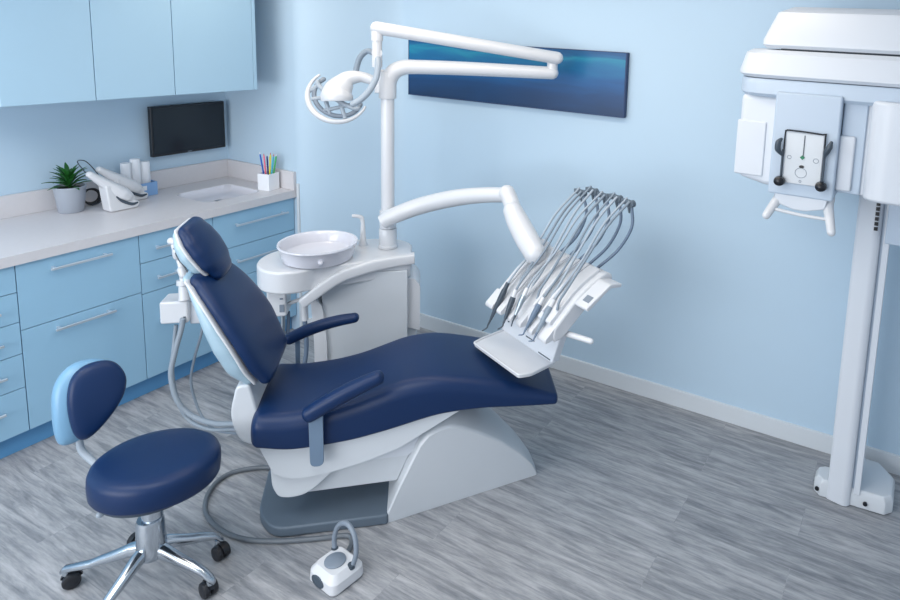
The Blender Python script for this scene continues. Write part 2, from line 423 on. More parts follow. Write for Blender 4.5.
# ================================================================== CURING LIGHTS ON THEIR BASES
def handset(t, x, y0, z0, y1, z1, dx, w, th):
    a = V((x, y0, z0)); b = V((x+dx, y1, z1)); ax = V((1, 0, 0)) 
    st = []
    for s, ww, hh in ((0, .5, .6), (.1, .82, .85), (.25, 1, 1), (.45, .9, .9), (.65, .68, .7), (.85, .5, .55), (1, .42, .45)):
        p = a.lerp(b, s); st.append((p, (1, 0, 0), w*ww, None, th*hh))
    bm = B(); pad(bm, st, e=2.4, n=24, endr=th*.45); return obj('handset', bm, 'white', t)
def curing(label, x, y0, y1, z1, w):
    t = thing('curing_light', label, 'dental tool', (x, (y0+y1)/2, CH), 0, 'white dental curing lights')
    # cradle with a hollow for the handset
    bm = B(); poly = round_poly([(y0-.10, CH+.001), (y0+.035, CH+.001), (y0+.045, CH+.03), (y0+.0, CH+.055), (y0-.085, CH+.145), (y0-.115, CH+.14)], [.012, .03, .03, .05, .01, .01])
    prism(bm, poly, x-w*.70, x+w*.62, 'x'); obj('cradle', bm, 'white', t, bevel=.008)
    handset(t, x+.012, y0+.008, CH+.048, y1, z1, -.02, w*.8, .036)
    bm = B()  # dark inlay strip along the side that faces the room
    tube(bm, [(x+w*.62, y0+.03, CH+.028), (x+w*.66, y0-.0, CH+.026), (x+w*.66, y0-.045, CH+.052), (x+w*.62, y0-.07, CH+.08)], [.004, .008, .007, .003], 10, 5)
    obj('grip_inlay', bm, 'greyd', t)
    return t
curing('white curing light in its cradle on the worktop, nearest the potted plant', .265, -.745, -.905, CH+.205, .056)
curing('white curing light in its cradle, beside the small blue box', .14, -.628, -.800, CH+.195, .052)
bm = B()
for k in range(3):
    pts = [(.060+.009*k+.012*math.cos(a+k), -.816+(.034+.004*k)*math.cos(a), .901+.044+(.036+.002*k)*math.sin(a)) for a in [2*PI*i/16 for i in range(16)]]
    tube(bm, pts, .0045, 8, 2, closed=True, upv=(1, 0, 0))
o = obj('cable_coil', bm, 'black'); tag(o, 'coiled black cable standing between the plant pot and the curing light', 'cable')
bm = B(); tube(bm, [(.245, -.918, 1.115), (.17, -.915, 1.16), (.12, -.86, 1.15), (.10, -.82, 1.11), (.11, -.79, 1.05), (.13, -.77, .99), (.12, -.80, .92), (.10, -.83, .9045)], .0025, 8, 6)
o = obj('power_cord', bm, 'greyd'); tag(o, 'thin grey cord looping up behind the two curing lights', 'cord')

# ================================================================== SMALL BLUE BOX WITH ROLLS
t = thing('storage_box', 'small blue open box with a white tag against the worktop upstand', 'box', (.09, -.575, CH))
bm = B(); x0, x1, y0, y1, h = .024, .118, -.672, -.508, .075
bx(bm, x0, x1, y0, y1, CH+.0005, CH+.005)
bx(bm, x0, x0+.004, y0, y1, CH+.005, CH+h); bx(bm, x1-.004, x1, y0, y1, CH+.005, CH+h)
bx(bm, x0+.004, x1-.004, y0, y0+.004, CH+.005, CH+h); bx(bm, x0+.004, x1-.004, y1-.004, y1, CH+.005, CH+h)
obj('box_body', bm, 'box', t)
bm = B(); bx(bm, x1-.0005, x1+.001, -.60, -.565, CH+.035, CH+.06); obj('paper_tag', bm, 'paper', t)
for i, (y, tz, lb) in enumerate(((-.638, 1.095, 'left of the three white rolls standing in the small blue box'), (-.588, 1.11, 'middle and tallest of the three white rolls in the small blue box'), (-.5385, 1.088, 'right of the three white rolls in the small blue box, nearest the monitor'))):
    bm = B(); hh = tz-CH-.006; lathe(bm, [(.006, 0), (.0235, 0), (.0245, .002), (.0245, hh-.002), (.0235, hh), (.008, hh), (.006, hh-.004)], (.062, y, CH+.0055), 28)
    o = obj('paper_roll', bm, 'paper'); tag(o, lb, 'roll', 'white rolls in the blue box')

# ================================================================== PEN HOLDER
hx, hy, hs, hh = .488, -.082, .041, .10
Rz = Matrix.Translation((hx, hy, 0)) @ Matrix.Rotation(math.radians(10), 4, 'Z')
bm = B()
bx(bm, -hs, hs, -hs, hs, CH+.0005, CH+.006)
for a, b, c, d in ((-hs, -hs+.004, -hs, hs), (hs-.004, hs, -hs, hs), (-hs+.004, hs-.004, -hs, -hs+.004), (-hs+.004, hs-.004, hs-.004, hs)):
    bx(bm, a, b, c, d, CH+.006, CH+hh)
o = obj('pen_holder', bm, 'paper', F=Rz); tag(o, 'white square pen holder on the worktop by the back wall', 'holder')
for i, (c, dx, dy, L, lb) in enumerate((('pblue', -.06, -.02, .118, 'bright blue pen leaning left in the white holder'), ('pnavy', -.035, .03, .102, 'dark blue pen in the white holder, second from its left'),
        ('ppink', -.012, -.03, .112, 'pink pen standing upright in the white holder'), ('pred', .004, .02, .104, 'red pen behind the pink one in the white holder'),
        ('pyel', .035, -.01, .118, 'yellow pen leaning slightly right in the white holder'), ('pgreen', .052, .035, .106, 'green pen in the white holder behind the yellow one'),
        ('pteal', .075, -.02, .112, 'teal pen leaning furthest right in the white holder'))):
    bm = B(); L += .09
    b0 = V((hx+dx*.25, hy+dy*.3, CH+.0085)); b1 = b0+V((dx*.38, dy*.3+dx*.2, L)); d = (b1-b0).normalized()
    tube(bm, [b0, b0+d*.01, b1-d*.012, b1], [.004, .0046, .0046, .002], 8, 0)
    t = thing('pen', lb, 'pen', tuple(b0), 0, 'coloured pens in the white holder'); obj('barrel', bm, c, t)
    bm = B(); tube(bm, [b1-d*.004, b1+d*.008], [.003, .001], 8, 0); obj('tip', bm, 'pred' if i in (2, 4, 6) else 'paper', t)

# ================================================================== PICTURE
t = thing('wall_picture', 'long panoramic blue sea canvas hanging on the back wall', 'picture', (1.1045, WY, 1.495))
bm = B(); bx(bm, 1.132, 2.555, WY-.032, WY-.002, 1.495, 1.8195); o = obj('canvas', bm, 'art', t)
bm = B(); bx(bm, 2.555, 2.5617, WY-.033, WY-.002, 1.4945, 1.82); bx(bm, 1.1275, 1.132, WY-.033, WY-.002, 1.4945, 1.82)
bx(bm, 1.1275, 2.56, WY-.034, WY-.002, 1.490, 1.4948); bx(bm, 1.1275, 2.56, WY-.034, WY-.002, 1.8195, 1.823); obj('canvas_edge', bm, mat('canvas_edge_navy', (20, 52, 96), .5), t)

# ================================================================== DENTAL CHAIR  (frame: X to the feet, Y to the far side)
TH = math.radians(41)
CF = Matrix.Translation((1.787, -1.051, 0)) @ Matrix.Rotation(TH, 4, 'Z')
ch = thing('dental_chair', 'reclined navy blue dental patient chair with white base in the middle', 'dental chair', (1.787, -1.051, 0), TH)
bm = B(); prism(bm, round_poly([(-.075, .17), (-.06, -.10), (.015, -.20), (.425, -.205), (.425, .20), (-.05, .20)], [.04, .06, .05, .012, .015, .04]), .0008, .043, 'z')
obj('base_plate', bm, 'slate', ch, CF, bevel=.01)
near = [(.402, -.20, .0), (.462, -.19, .144), (.515, -.183, .255), (.54, -.178, .305), (.57, -.175, .34), (.612, -.17, .357), (.655, -.165, .361), (.70, -.155, .345), (.76, -.14, .312), (.86, -.11, .238), (.95, -.078, .15), (1.01, -.05, .07), (1.035, -.03, .012), (1.035, -.03, 0)]
near = [(x, y, z) for x, y, z in near]
bm = B(); lps = []
for s, ins in ((-1, .006), (-.975, .0015), (-.93, 0), (-.5, 0), (0, 0), (.5, 0), (.93, 0), (.975, .0015), (1, .006)):
    lps.append([V((x+(ins if i < 6 else (-ins if i > 9 else 0)), y*-s*1.0, max(.001, z-ins*(1 if z > .03 else 0)+(.055*(1-s*s)*min(1, max(0, (z-.12)/.2)))))) for i, (x, y, z) in enumerate(near)])
skin(bm, lps); obj('base_cover', bm, 'whitem', ch, CF, sharp=33)
# lifting arms
bm = B(); prism(bm, round_poly([(.10, .13), (.455, .135), (.50, .24), (.20, .245), (.08, .19)], .008), -.135, .135, 'y'); obj('lift_arm', bm, 'whitem', ch, CF, bevel=.005)
bm = B(); prism(bm, round_poly([(.15, .24), (.50, .245), (.60, .36), (.62, .43), (.30, .38)], .008), -.145, .145, 'y'); obj('lift_arm', bm, 'xwhite', ch, CF, bevel=.005)
# white underside shells
bm = B(); prism(bm, round_poly([(-.04, .42), (-.005, .33), (.02, .27), (.06, .243), (.12, .236), (.22, .247), (.35, .277), (.468, .317), (.70, .452), (.70, .47), (.47, .43), (.29, .40), (.1, .39), (-.01, .41)], [.01, .02, .02, .02, .02, .02, .02, .02, .01, 0, .05, .05, .05, .02]), -.197, .197, 'y'); obj('seat_shell', bm, 'whitem', ch, CF, bevel=.014, seg=4)
bm = B(); prism(bm, round_poly([(.005, .30), (.010, .20), (.03, .155), (.07, .146), (.117, .151), (.159, .175), (.26, .27)], [.01, .02, .02, .02, .02, .02, .0]), -.178, .178, 'y'); obj('under_cover', bm, 'whitem', ch, CF, bevel=.012, seg=4)
bm = B(); prism(bm, round_poly([(-.105, .60), (-.128, .50), (-.12, .43), (-.095, .375), (-.03, .345), (.01, .38), (-.035, .48), (-.06, .60)], [.02, .03, .03, .03, .03, .01, .01, .01]), -.15, .15, 'y'); obj('recline_housing', bm, 'whitem', ch, CF, bevel=.02, seg=4)
# seat cushion
prof = [(-.02, .388, .500), (.06, .372, .494), (.12, .369, .496), (.20, .373, .503), (.30, .383, .523), (.39, .400, .552), (.47, .418, .578), (.55, .438, .590), (.63, .452, .588), (.77, .455, .562), (.90, .445, .527), (1.00, .438, .495), (1.065, .434, .474)]
bm = B(); sm = []
for i in range(len(prof)):
    sm.append(V(prof[i]))
sm = cr_spline(sm, 4); m_ = len(sm); lps = []
def seat_loop(x, z0, z1, hw, n=8):
    rt, rb = min(.052, (z1-z0)*.6), min(.012, (z1-z0)*.3); hh_ = max(.001, z1-z0)
    pts = [(hw, z0), (hw, z1), (-hw, z1), (-hw, z0)]; rr = [rb, rt, rt, rb]; out = []
    sx = (1, 1, -1, -1); sz = (-1, 1, 1, -1); a0 = (-90, 0, 90, 180)
    for q in range(4):
        r = min(rr[q], hw*.9); cx, cz = pts[q][0]-sx[q]*r, pts[q][1]-sz[q]*r
        for k in range(n+1):
            a = math.radians(a0[q]+90*k/n); out.append((cx+r*math.cos(a), cz+r*math.sin(a)))
        if q == 1:
            for k in range(1, 6): out.append((cx-2*cx*k/6, z1))
    return [V((x, a, b+(.009*(1-(a/hw)**2) if b > (z0+z1)/2 else 0))) for a, b in out]
for k in range(6):
    a = PI/2*(1-k/6); f = 1-math.cos(a); p = sm[0]; r_ = .035
    lps.append(seat_loop(p.x-r_*math.sin(a)*.9, p.y+r_*f*.8, p.z-r_*f, .222-r_*f))
for i, p in enumerate(sm):
    t_ = p.x; hw = .222 if t_ < .6 else .222-.016*((t_-.6)/.45)
    lps.append(seat_loop(p.x, p.y, p.z, hw))
for k in range(1, 7):
    a = PI/2*(k/6); f = 1-math.cos(a); p = sm[-1]; r_ = .017
    lps.append(seat_loop(p.x+r_*math.sin(a), p.y+r_*f*.9, p.z-r_*f, .206-.03*f))
skin(bm, lps); obj('seat', bm, 'navy', ch, CF, sharp=70)
# backrest: cushion and shell
def arc_pad(bm, pts, e, endr, n=40, crown=0.):
    pad(bm, [(V((x, 0, z)), (0, 1, 0), w, None, h) for x, z, w, h in pts], e=e, n=n, endr=endr, crown=crown)
def lean(pts):
    n_ = len(pts)-1; return [(x-.018-.030*k/n_, z+.030*(1-k/n_)-.008*k/n_, w, h) for k, (x, z, w, h) in enumerate(pts)]
bm = B(); arc_pad(bm, lean([(.008, .595, .168, .030), (-.012, .65, .186, .033), (-.040, .735, .197, .034), (-.078, .82, .193, .033), (-.120, .90, .176, .031), (-.158, .962, .150, .029), (-.178, .992, .128, .026)]), 3.2, .028)
obj('backrest', bm, 'navy', ch, CF, sharp=70)
bm = B(); arc_pad(bm, lean([(-.050, .585, .150, .034), (-.078, .645, .172, .052), (-.108, .735, .184, .056), (-.138, .82, .180, .048), (-.168, .90, .162, .036), (-.194, .962, .136, .026), (-.210, .995, .114, .018)]), 2.7, .022)
obj('back_shell', bm, 'shell', ch, CF, sharp=70)
bm = B(); arc_pad(bm, lean([(-.025, .588, .172, .008), (-.045, .645, .190, .0085), (-.074, .735, .201, .0085), (-.111, .82, .197, .0085), (-.150, .90, .180, .0085), (-.186, .962, .154, .0085), (-.205, .995, .132, .008)]), 3.2, .014)
obj('back_rim', bm, 'white', ch, CF, sharp=70)
# headrest
bm = B(); arc_pad(bm, [(-.182, 1.005, .080, .030), (-.198, 1.035, .103, .036), (-.224, 1.08, .113, .038), (-.250, 1.12, .108, .036), (-.266, 1.145, .094, .032)], 2.35, .036)
obj('headrest', bm, 'navy', ch, CF, sharp=70)
bm = B(); arc_pad(bm, [(-.210, .99, .070, .022), (-.233, 1.025, .094, .036), (-.260, 1.07, .105, .040), (-.282, 1.11, .098, .034), (-.294, 1.138, .082, .022)], 2.4, .022)
obj('headrest_shell', bm, 'shell', ch, CF, sharp=70)
bm = B(); arc_pad(bm, [(-.204, .990, .080, .010), (-.223, 1.030, .106, .011), (-.250, 1.077, .117, .011), (-.278, 1.125, .108, .011), (-.294, 1.157, .086, .010)], 2.4, .014)
obj('headrest_rim', bm, 'white', ch, CF, sharp=70)
bm = B(); box(bm, (-.225, 0, .99), (.014, .05, .14), Matrix.Rotation(math.radians(-25), 4, 'Y')); obj('headrest_bar', bm, 'steel', ch, CF, bevel=.003)
# armrests
def armrest(pts, y, bracket):
    bm = B()
    pad(bm, [(V((x, y, z)), (0, 1, 0), w, None, h) for x, z, w, h in pts], e=2.4, n=24, endr=.02); o = obj('armrest', bm, 'navy', ch, CF, sharp=70)
    bm = B(); prism(bm, round_poly(bracket, [.0, .022, .022, .0]), y-.004 if y < 0 else y-.006, y+.006 if y < 0 else y+.004, 'y'); obj('armrest_bracket', bm, 'arm_metal', ch, CF, bevel=.0025)
armrest([(.155, .520, .028, .028), (.205, .550, .031, .030), (.28, .591, .031, .029), (.345, .621, .030, .027), (.392, .640, .027, .024)], -.245, [(.152, .53), (.155, .312), (.202, .312), (.202, .55)])
bm = B(); cyl(bm, (.18, -.242, .36), (.18, -.19, .36), .014, 16); obj('bracket_pivot', bm, 'steel', ch, CF)
armrest([(.0, .572, .026, .024), (.06, .60, .028, .025), (.13, .624, .028, .024), (.20, .640, .027, .022), (.262, .648, .024, .020)], .262, [(.022, .585), (.022, .40), (.040, .40), (.042, .60)])
bm = B(); cyl(bm, (.031, .257, .415), (.031, .19, .415), .008, 16); obj('bracket_pivot', bm, 'steel', ch, CF)

# ================================================================== DENTAL UNIT WITH CUSPIDOR (chair frame)
UF_ = CF @ Matrix.Translation((0, 0, -.022))
un = thing('dental_unit', 'white cuspidor unit cabinet standing behind the navy dental chair', 'dental unit', tuple((CF @ V((.27, .70, 0))).to_tuple()), TH)
bm = B(); prism(bm, round_poly([(.03, .023), (.478, .023), (.478, .76), (.10, .76), (.085, .66), (.105, .45), (.06, .2)], [.03, .01, .005, .01, .08, .1, .1]), .56, .86, 'y'); obj('cabinet', bm, 'whitem', un, UF_, bevel=.012)
bm = B(); prism(bm, round_poly([(.045, .023), (.085, .023), (.115, .4), (.09, .62), (.04, .66), (.055, .4)], [.01, .01, .1, .03, .01, .1]), .545, .70, 'y'); obj('side_fairing', bm, 'white', un, UF_, bevel=.012)
tp = [(.497, .585), (.497, .80), (.42, .88), (.30, .90), (.05, .86), (-.10, .80), (-.19, .70), (-.20, .58), (-.15, .48), (-.06, .44), (.02, .455), (.08, .50), (.20, .525), (.30, .555), (.44, .582)]
tps = round_poly(tp, .06, 5)
bm = B(); prism(bm, tps, .715, .82, 'z'); obj('top_shelf', bm, 'white', un, UF_, bevel=.012, seg=4)
# curved front rail, swinging outwards in plan towards its tip
st_ = [(.008, .683, .640, .46), (.045, .712, .668, .463), (.09, .745, .700, .47), (.14, .778, .731, .482), (.19, .800, .752, .495), (.315, .826, .776, .53), (.40, .832, .784, .549), (.498, .836, .790, .565)]
bm = B(); loops = []
for k, (x, zt, zb, y) in enumerate(st_):
    q = max(0, k-1); w_ = min(len(st_)-1, k+1); d = V((st_[w_][0]-st_[q][0], st_[w_][3]-st_[q][3], st_[w_][1]-st_[q][1])).normalized()
    n_ = V((0, 1, 0)).cross(d).normalized(); n_ = -n_ if n_.z < 0 else n_
    cz_ = V((x+.012, y+.022, (zt+zb)/2)); hh_ = (zt-zb)/2*1.12
    loops.append([cz_+V((0, a, 0))+n_*b for a, b in sell(.024, hh_, 28, 4.5)])
c0 = sum((p for p in loops[0]), V())/28; loops.insert(0, [c0+(p-c0)*.82+V((-.006, 0, -.005)) for p in loops[0]])
skin(bm, loops)
obj('front_rail', bm, 'white', un, UF_, sharp=50)
bm = B(); prism(bm, round_poly([(.475, .45), (.537, .43), (.538, .66), (.515, .70), (.475, .71)], [.0, .005, .015, .015, 0]), .60, .80, 'y'); obj('bottle_cover', bm, 'white', un, UF_, bevel=.008)
bm = B(); bx(bm, .475, .52, .62, .79, .023, .45); obj('side_panel', bm, 'whitem', un, UF_, bevel=.006)
bm = B(); bx(bm, -.145, -.06, .53, .64, .575, .718); obj('valve_box', bm, 'white', un, UF_, bevel=.01)
bm = B(); bx(bm, -.088, -.075, .527, .531, .66, .667); bx(bm, -.09, -.07, .526, .531, .60, .635); obj('valve_port', bm, 'greyp', un, UF_)
bm = B()
tube(bm, [(-.082, .555, .58), (-.084, .55, .50), (-.10, .53, .42), (-.16, .49, .33), (-.20, .45, .22), (-.21, .43, .034)], .011, 12, 6); obj('drain_pipe', bm, 'steel', un, UF_)
bm = B()
tube(bm, [(-.062, .575, .58), (-.064, .57, .50), (-.08, .55, .42), (-.14, .51, .33), (-.18, .47, .22), (-.19, .45, .034)], .008, 12, 6); obj('drain_pipe', bm, 'hosed', un, UF_)
bm = B(); tube(bm, [(-.07, .56, .62), (-.02, .57, .635), (.02, .575, .64), (.06, .58, .64)], .009, 10, 4); obj('cross_tube', bm, 'white', un, UF_)
bm = B(); tube(bm, [(.012, .56, .635), (.012, .56, .54)], .016, 14, 0); obj('holster_tube', bm, 'white', un, UF_)
bm = B(); tube(bm, [(.012, .56, .54), (.018, .55, .40), (.0, .52, .25), (-.02, .50, .034)], .010, 12, 6); obj('supply_hose', bm, 'hosed', un, UF_)
bm = B(); lathe(bm, [(.008, .0005), (.146, .0005), (.154, .006), (.163, .035), (.169, .064), (.176, .071), (.179, .076), (.177, .082), (.170, .081), (.161, .066), (.153, .030), (.13, .014), (.03, .008), (.008, .008)], (.068, .62, .82), 56)
bl = obj('spittoon_bowl', bm, 'porc', un, UF_)
bm = B(); tube(bm, [(.100, .463, .855), (.102, .450, .855)], [.014, .011], 16, 0, round_caps=True); obj('rinse_nozzle', bm, 'porc', bl, UF_)
bm = B(); lathe(bm, [(.003, 0), (.022, 0), (.021, .008), (.017, .013), (.013, .07), (.0095, .12), (.009, .13), (.003, .132)], (.255, .79, .82), 20)
tube(bm, [(.253, .79, .94), (.250, .79, .962), (.236, .785, .972), (.215, .778, .978), (.205, .775, .977)], [.0095, .011, .0095, .009, .008], 12, 4); obj('cup_filler', bm, 'white', un, UF_)
# lamp post socket
PB = V((1.586, -.243, .80))
bm = B(); lathe(bm, [(.004, 0), (.047, 0), (.047, .012), (.043, .016), (.043, .095), (.04, .10), (.004, .10)], PB, 36); obj('post_socket', bm, 'white', un)

# ================================================================== OPERATING LIGHT
ol = thing('operating_light', 'white folding-arm dental operating light on a post above the unit', 'lamp', tuple(PB))
bm = B(); cyl(bm, PB+V((0, 0, .102)), PB+V((0, 0, .82)), .032, 36); obj('post', bm, 'white', ol)
bm = B(); zc = 1.62
lathe(bm, [(.01, 0), (.040, 0), (.0415, .004), (.0415, .10), (.036, .13), (.01, .132)], (PB.x, PB.y, 1.555), 36)
E1 = V((1.58, -.25, 1.70)); AE = V((2.235, .225, 1.705))
dl = (V((AE.x, AE.y, 0))-V((PB.x, PB.y, 0))).normalized()
tube(bm, [V((PB.x, PB.y, 1.60)), V((PB.x, PB.y, 1.645))+dl*.006, V((PB.x, PB.y, 1.685))+dl*.03, V((PB.x, PB.y, 1.707))+dl*.075, V((PB.x, PB.y, 1.712))+dl*.14, V((PB.x, PB.y, 1.712))+dl*.4, AE], [.040, .040, .039, .037, .035, .034, .032], 24, 6, round_caps=True)
obj('lower_arm', bm, 'white', ol)
UE = V((1.575, -.30, 1.893)); UF = V((2.262, .222, 1.782))
bm = B(); cyl(bm, AE+V((0, 0, -.01)), V((AE.x, AE.y, 1.768)), .027, 24); obj('elbow_joint', bm, 'white', ol)
bm = B(); tube(bm, [UF, UE], [.031, .031], 24, 0, round_caps=True); obj('spring_arm', bm, 'white', ol)
bm = B(); tube(bm, [UE+V((0, 0, -.005)), UE+V((0, 0, -.06))], .027, 24, 0); tube(bm, [UE+V((0, 0, -.058)), UE+V((0, 0, -.185))], .0235, 24, 0); 
for k in range(3): lathe(bm, [(.01, 0), (.0248, 0), (.0248, .004), (.01, .004)], UE+V((0, 0, -.15-.013*k)), 24)
obj('drop_tube', bm, 'white', ol)
# lamp head frame
r_ = V((.8914, .4510, .0449)); u_ = V((-.1083, .1158, .9873)); f_ = V((-.4401, .8850, -.1521))
Cm = V((3.899, -2.6496, 1.9375))
def at(x, y, d): return Cm+(f_+r_*((x-591.28)/657.09)-u_*((y-129.32)/657.09))*d
# (frame axes of the lamp head, fixed in the room)
HC = at(338, 95.5, 3.18)
HC = V((round(HC.x, 3), round(HC.y, 3), round(HC.z, 3)))
e1 = (r_*.84-u_*.55).normalized(); e2 = (-r_*.40-u_*.80-f_*.42); e2 = (e2-e1*e2.dot(e1)).normalized(); e3 = e1.cross(e2).normalized()
LF = Matrix((( e1.x, e2.x, e3.x, HC.x), (e1.y, e2.y, e3.y, HC.y), (e1.z, e2.z, e3.z, HC.z), (0, 0, 0, 1)))
lh = []
A0 = .147
def arc(rx, ry, a0, a1, n, z=0.): return [V((rx*math.cos(a0+(a1-a0)*i/n), ry*math.sin(a0+(a1-a0)*i/n), z)) for i in range(n+1)]
bm = B(); tube(bm, arc(.140, .135, PI*1.08, -PI*.06, 22), [.006, .009, .013, .014, .013, .011, .008, .006], 14, 2, round_caps=True, squash=1.2, upv=(0, 0, 1)); rim = obj('light_rim', bm, 'white', ol, LF)
bm = B(); tube(bm, arc(.114, .100, PI*1.1, -PI*.08, 20, .006), .011, 12, 2, round_caps=True); obj('reflector_frame', bm, 'greyp', ol, LF)
bm = B(); tube(bm, arc(.118, .022, PI*1.0, 0, 16, -.006), .011, 12, 2, round_caps=True)
for a, b in (((-.085, .01), (.03, .098)), ((-.02, .02), (-.085, .085)), ((.075, .005), (-.005, .10)), ((.02, .015), (.10, .075)), ((-.105, .01), (-.12, .06))):
    tube(bm, [(a[0], a[1], 0), (b[0], b[1], .004)], .010, 8, 0)
obj('reflector_bars', bm, 'hosel', ol, LF)
# dome housing: loft from neck to rim
bm = B()
dome = [(at(337, 101, 3.15), .070), (at(337, 97, 3.15), .075), (at(339, 90, 3.16), .068), (at(344, 83, 3.17), .050), (at(350, 78, 3.18), .036), (at(362, 77, 3.2), .026), (at(374, 81, 3.21), .024), (at(380, 84, 3.21), .024)]
tube(bm, [q[0] for q in dome], [q[1] for q in dome], 28, 5); obj('lamp_housing', bm, 'white', ol)
bm = B(); cyl(bm, at(381, 70, 3.205), at(381, 93, 3.205), .030, 24); obj('swivel_joint', bm, 'white', ol)
bm = B(); tube(bm, [at(375, 54, 3.16), at(368, 51, 3.17), at(361, 56, 3.18), at(357, 66, 3.19), at(355, 78, 3.2)], .014, 14, 6, round_caps=True); obj('grab_handle', bm, 'hose', ol)
bm = B(); tube(bm, [at(377, 53, 3.13), at(378, 64, 3.11), at(376, 78, 3.1), at(369, 91, 3.09), at(360, 100, 3.09), at(353, 104, 3.09)], .015, 14, 6, round_caps=True); obj('grab_handle', bm, 'hosel', ol)
bm = B(); cyl(bm, at(377, 53, 3.11), at(377, 53, 3.19), .024, 24); obj('handle_hub', bm, 'white', ol)

# ================================================================== INSTRUMENT DELIVERY UNIT
AZ = math.radians(-22.5)
DF = Matrix.Translation((2.55, -.52, 0)) @ Matrix.Rotation(AZ, 4, 'Z')     # X = along the rail, Y = away
du = thing('instrument_delivery_unit', 'white swing-arm instrument unit with hoses and tray over the foot of the chair', 'dental unit', (PB.x, PB.y, .92), 0)
def W(*p): return V(p)
bm = B(); cyl(bm, W(PB.x, PB.y, .903), W(PB.x, PB.y, .99), .040, 36)
tube(bm, [at(383, 222, 3.235), at(392, 216.5, 3.235), at(420, 206, 3.24), at(455, 198, 3.18), at(485, 195, 3.1), at(508, 195, 3.03)], [.038, .040, .042, .041, .037, .034], 28, 6)
obj('swing_arm', bm, 'white', du)
bm = B(); tube(bm, [at(507, 193, 3.02), at(511, 202, 3.0), at(515, 214, 2.95)], [.038, .037, .036], 24, 5, round_caps=True); obj('elbow', bm, 'white', du)
bm = B(); tube(bm, [at(513, 211, 2.96), at(518, 222, 2.93), at(527, 239, 2.86), at(535, 253, 2.80)], [.044, .050, .052, .048], 28, 5, round_caps=True); obj('lower_arm', bm, 'white', du)
# head body: side profile in (Y,Z) extruded along X
prof = round_poly([(.012, .765), (.018, .798), (.15, .918), (.27, .972), (.31, .955), (.31, .925), (.20, .86), (.06, .745), (.02, .742)], [.01, .012, .08, .02, .015, .02, .05, .02, .01])
bm = B(); prism(bm, prof, -.205, .215, 'x'); obj('head_body', bm, 'white', du, DF, bevel=.01, seg=4)
bm = B(); prism(bm, round_poly([(.01, .815), (.15, .935), (.26, .982), (.26, .965), (.15, .915), (.02, .80)], [.02, .06, .01, 0, .05, .01]), .11, .19, 'x'); obj('side_pad', bm, 'white', du, DF, bevel=.012, seg=4)
# slotted instrument rail along the front
bm = B()
for x in (-.190, -.115, -.040, .028, .105, .185):
    prism(bm, round_poly([(-.022, .745), (-.022, .762), (.04, .815), (.05, .79), (.01, .748)], .008), x-(.028 if abs(x) > .15 else .016), x+(.026 if abs(x) > .15 else .016), 'x')
obj('holder_rail', bm, 'white', du, DF, bevel=.006)
# channels on the face that the hoses lie along
for x in (-.14, -.07, .0, .066, .125):
    bm = B(); tube(bm, [(x, .03, .84), (x, .10, .90), (x, .18, .952), (x, .25, .98)], [.006, .008, .008, .006], 12, 4, round_caps=True); obj('hose_channel', bm, 'white', du, DF)
bm = B(); prism(bm, [(-.255, .595), (.120, .595), (.175, .745), (-.175, .745)], .085, .125, 'y'); obj('rear_panel', bm, 'xwhite', du, DF, bevel=.006)
bm = B(); bx(bm, -.06, .0, .083, .0855, .64, .644); bx(bm, .03, .11, .083, .0855, .605, .609); lathe(bm, [(.001, 0), (.005, 0), (.005, .003), (.001, .003)], (-.19, .084, .655), 12); obj('panel_slots', bm, 'greyd', du, DF)
tr = round_poly([(-.205, -.082), (.122, -.078), (.14, -.03), (.122, .10), (-.235, .10), (-.22, -.03)], [.012, .012, .02, .01, .01, .02])
bm = B(); prism(bm, tr, .586, .598, 'z'); tr2 = [(x*.96, y*.93) for x, y in tr]; 
tray = obj('tray', bm, 'white', du, DF, bevel=.003)
bm = B(); lip = [V((x, y, .600)) for x, y in tr]; tube(bm, lip, .0045, 8, 1, closed=True); obj('tray_lip', bm, 'white', tray, DF)
bm = B(); prism(bm, round_poly([(.112, .880), (.235, .952), (.298, .940), (.294, .926), (.236, .934), (.122, .864)], .012), .212, .285, 'x'); kp = obj('control_pad', bm, 'white', du, DF, bevel=.008)
bm = B()
prism(bm, [(.135, .8925), (.160, .9075), (.160, .9105), (.135, .8955)], .235, .270, 'x'); obj('pad_buttons', bm, 'greyp', kp, DF)
bm = B(); tube(bm, [(.16, .082, .752), (.215, .10, .752), (.30, .13, .752)], [.013, .012, .0115], 16, 3, round_caps=True); obj('position_handle', bm, 'white', du, DF)
bm = B(); tube(bm, [(-.15, .24, .92), (-.20, .26, .945), (-.225, .255, .95)], [.04, .045, .045], 20, 4, round_caps=True); obj('arm_mount', bm, 'white', du, DF)
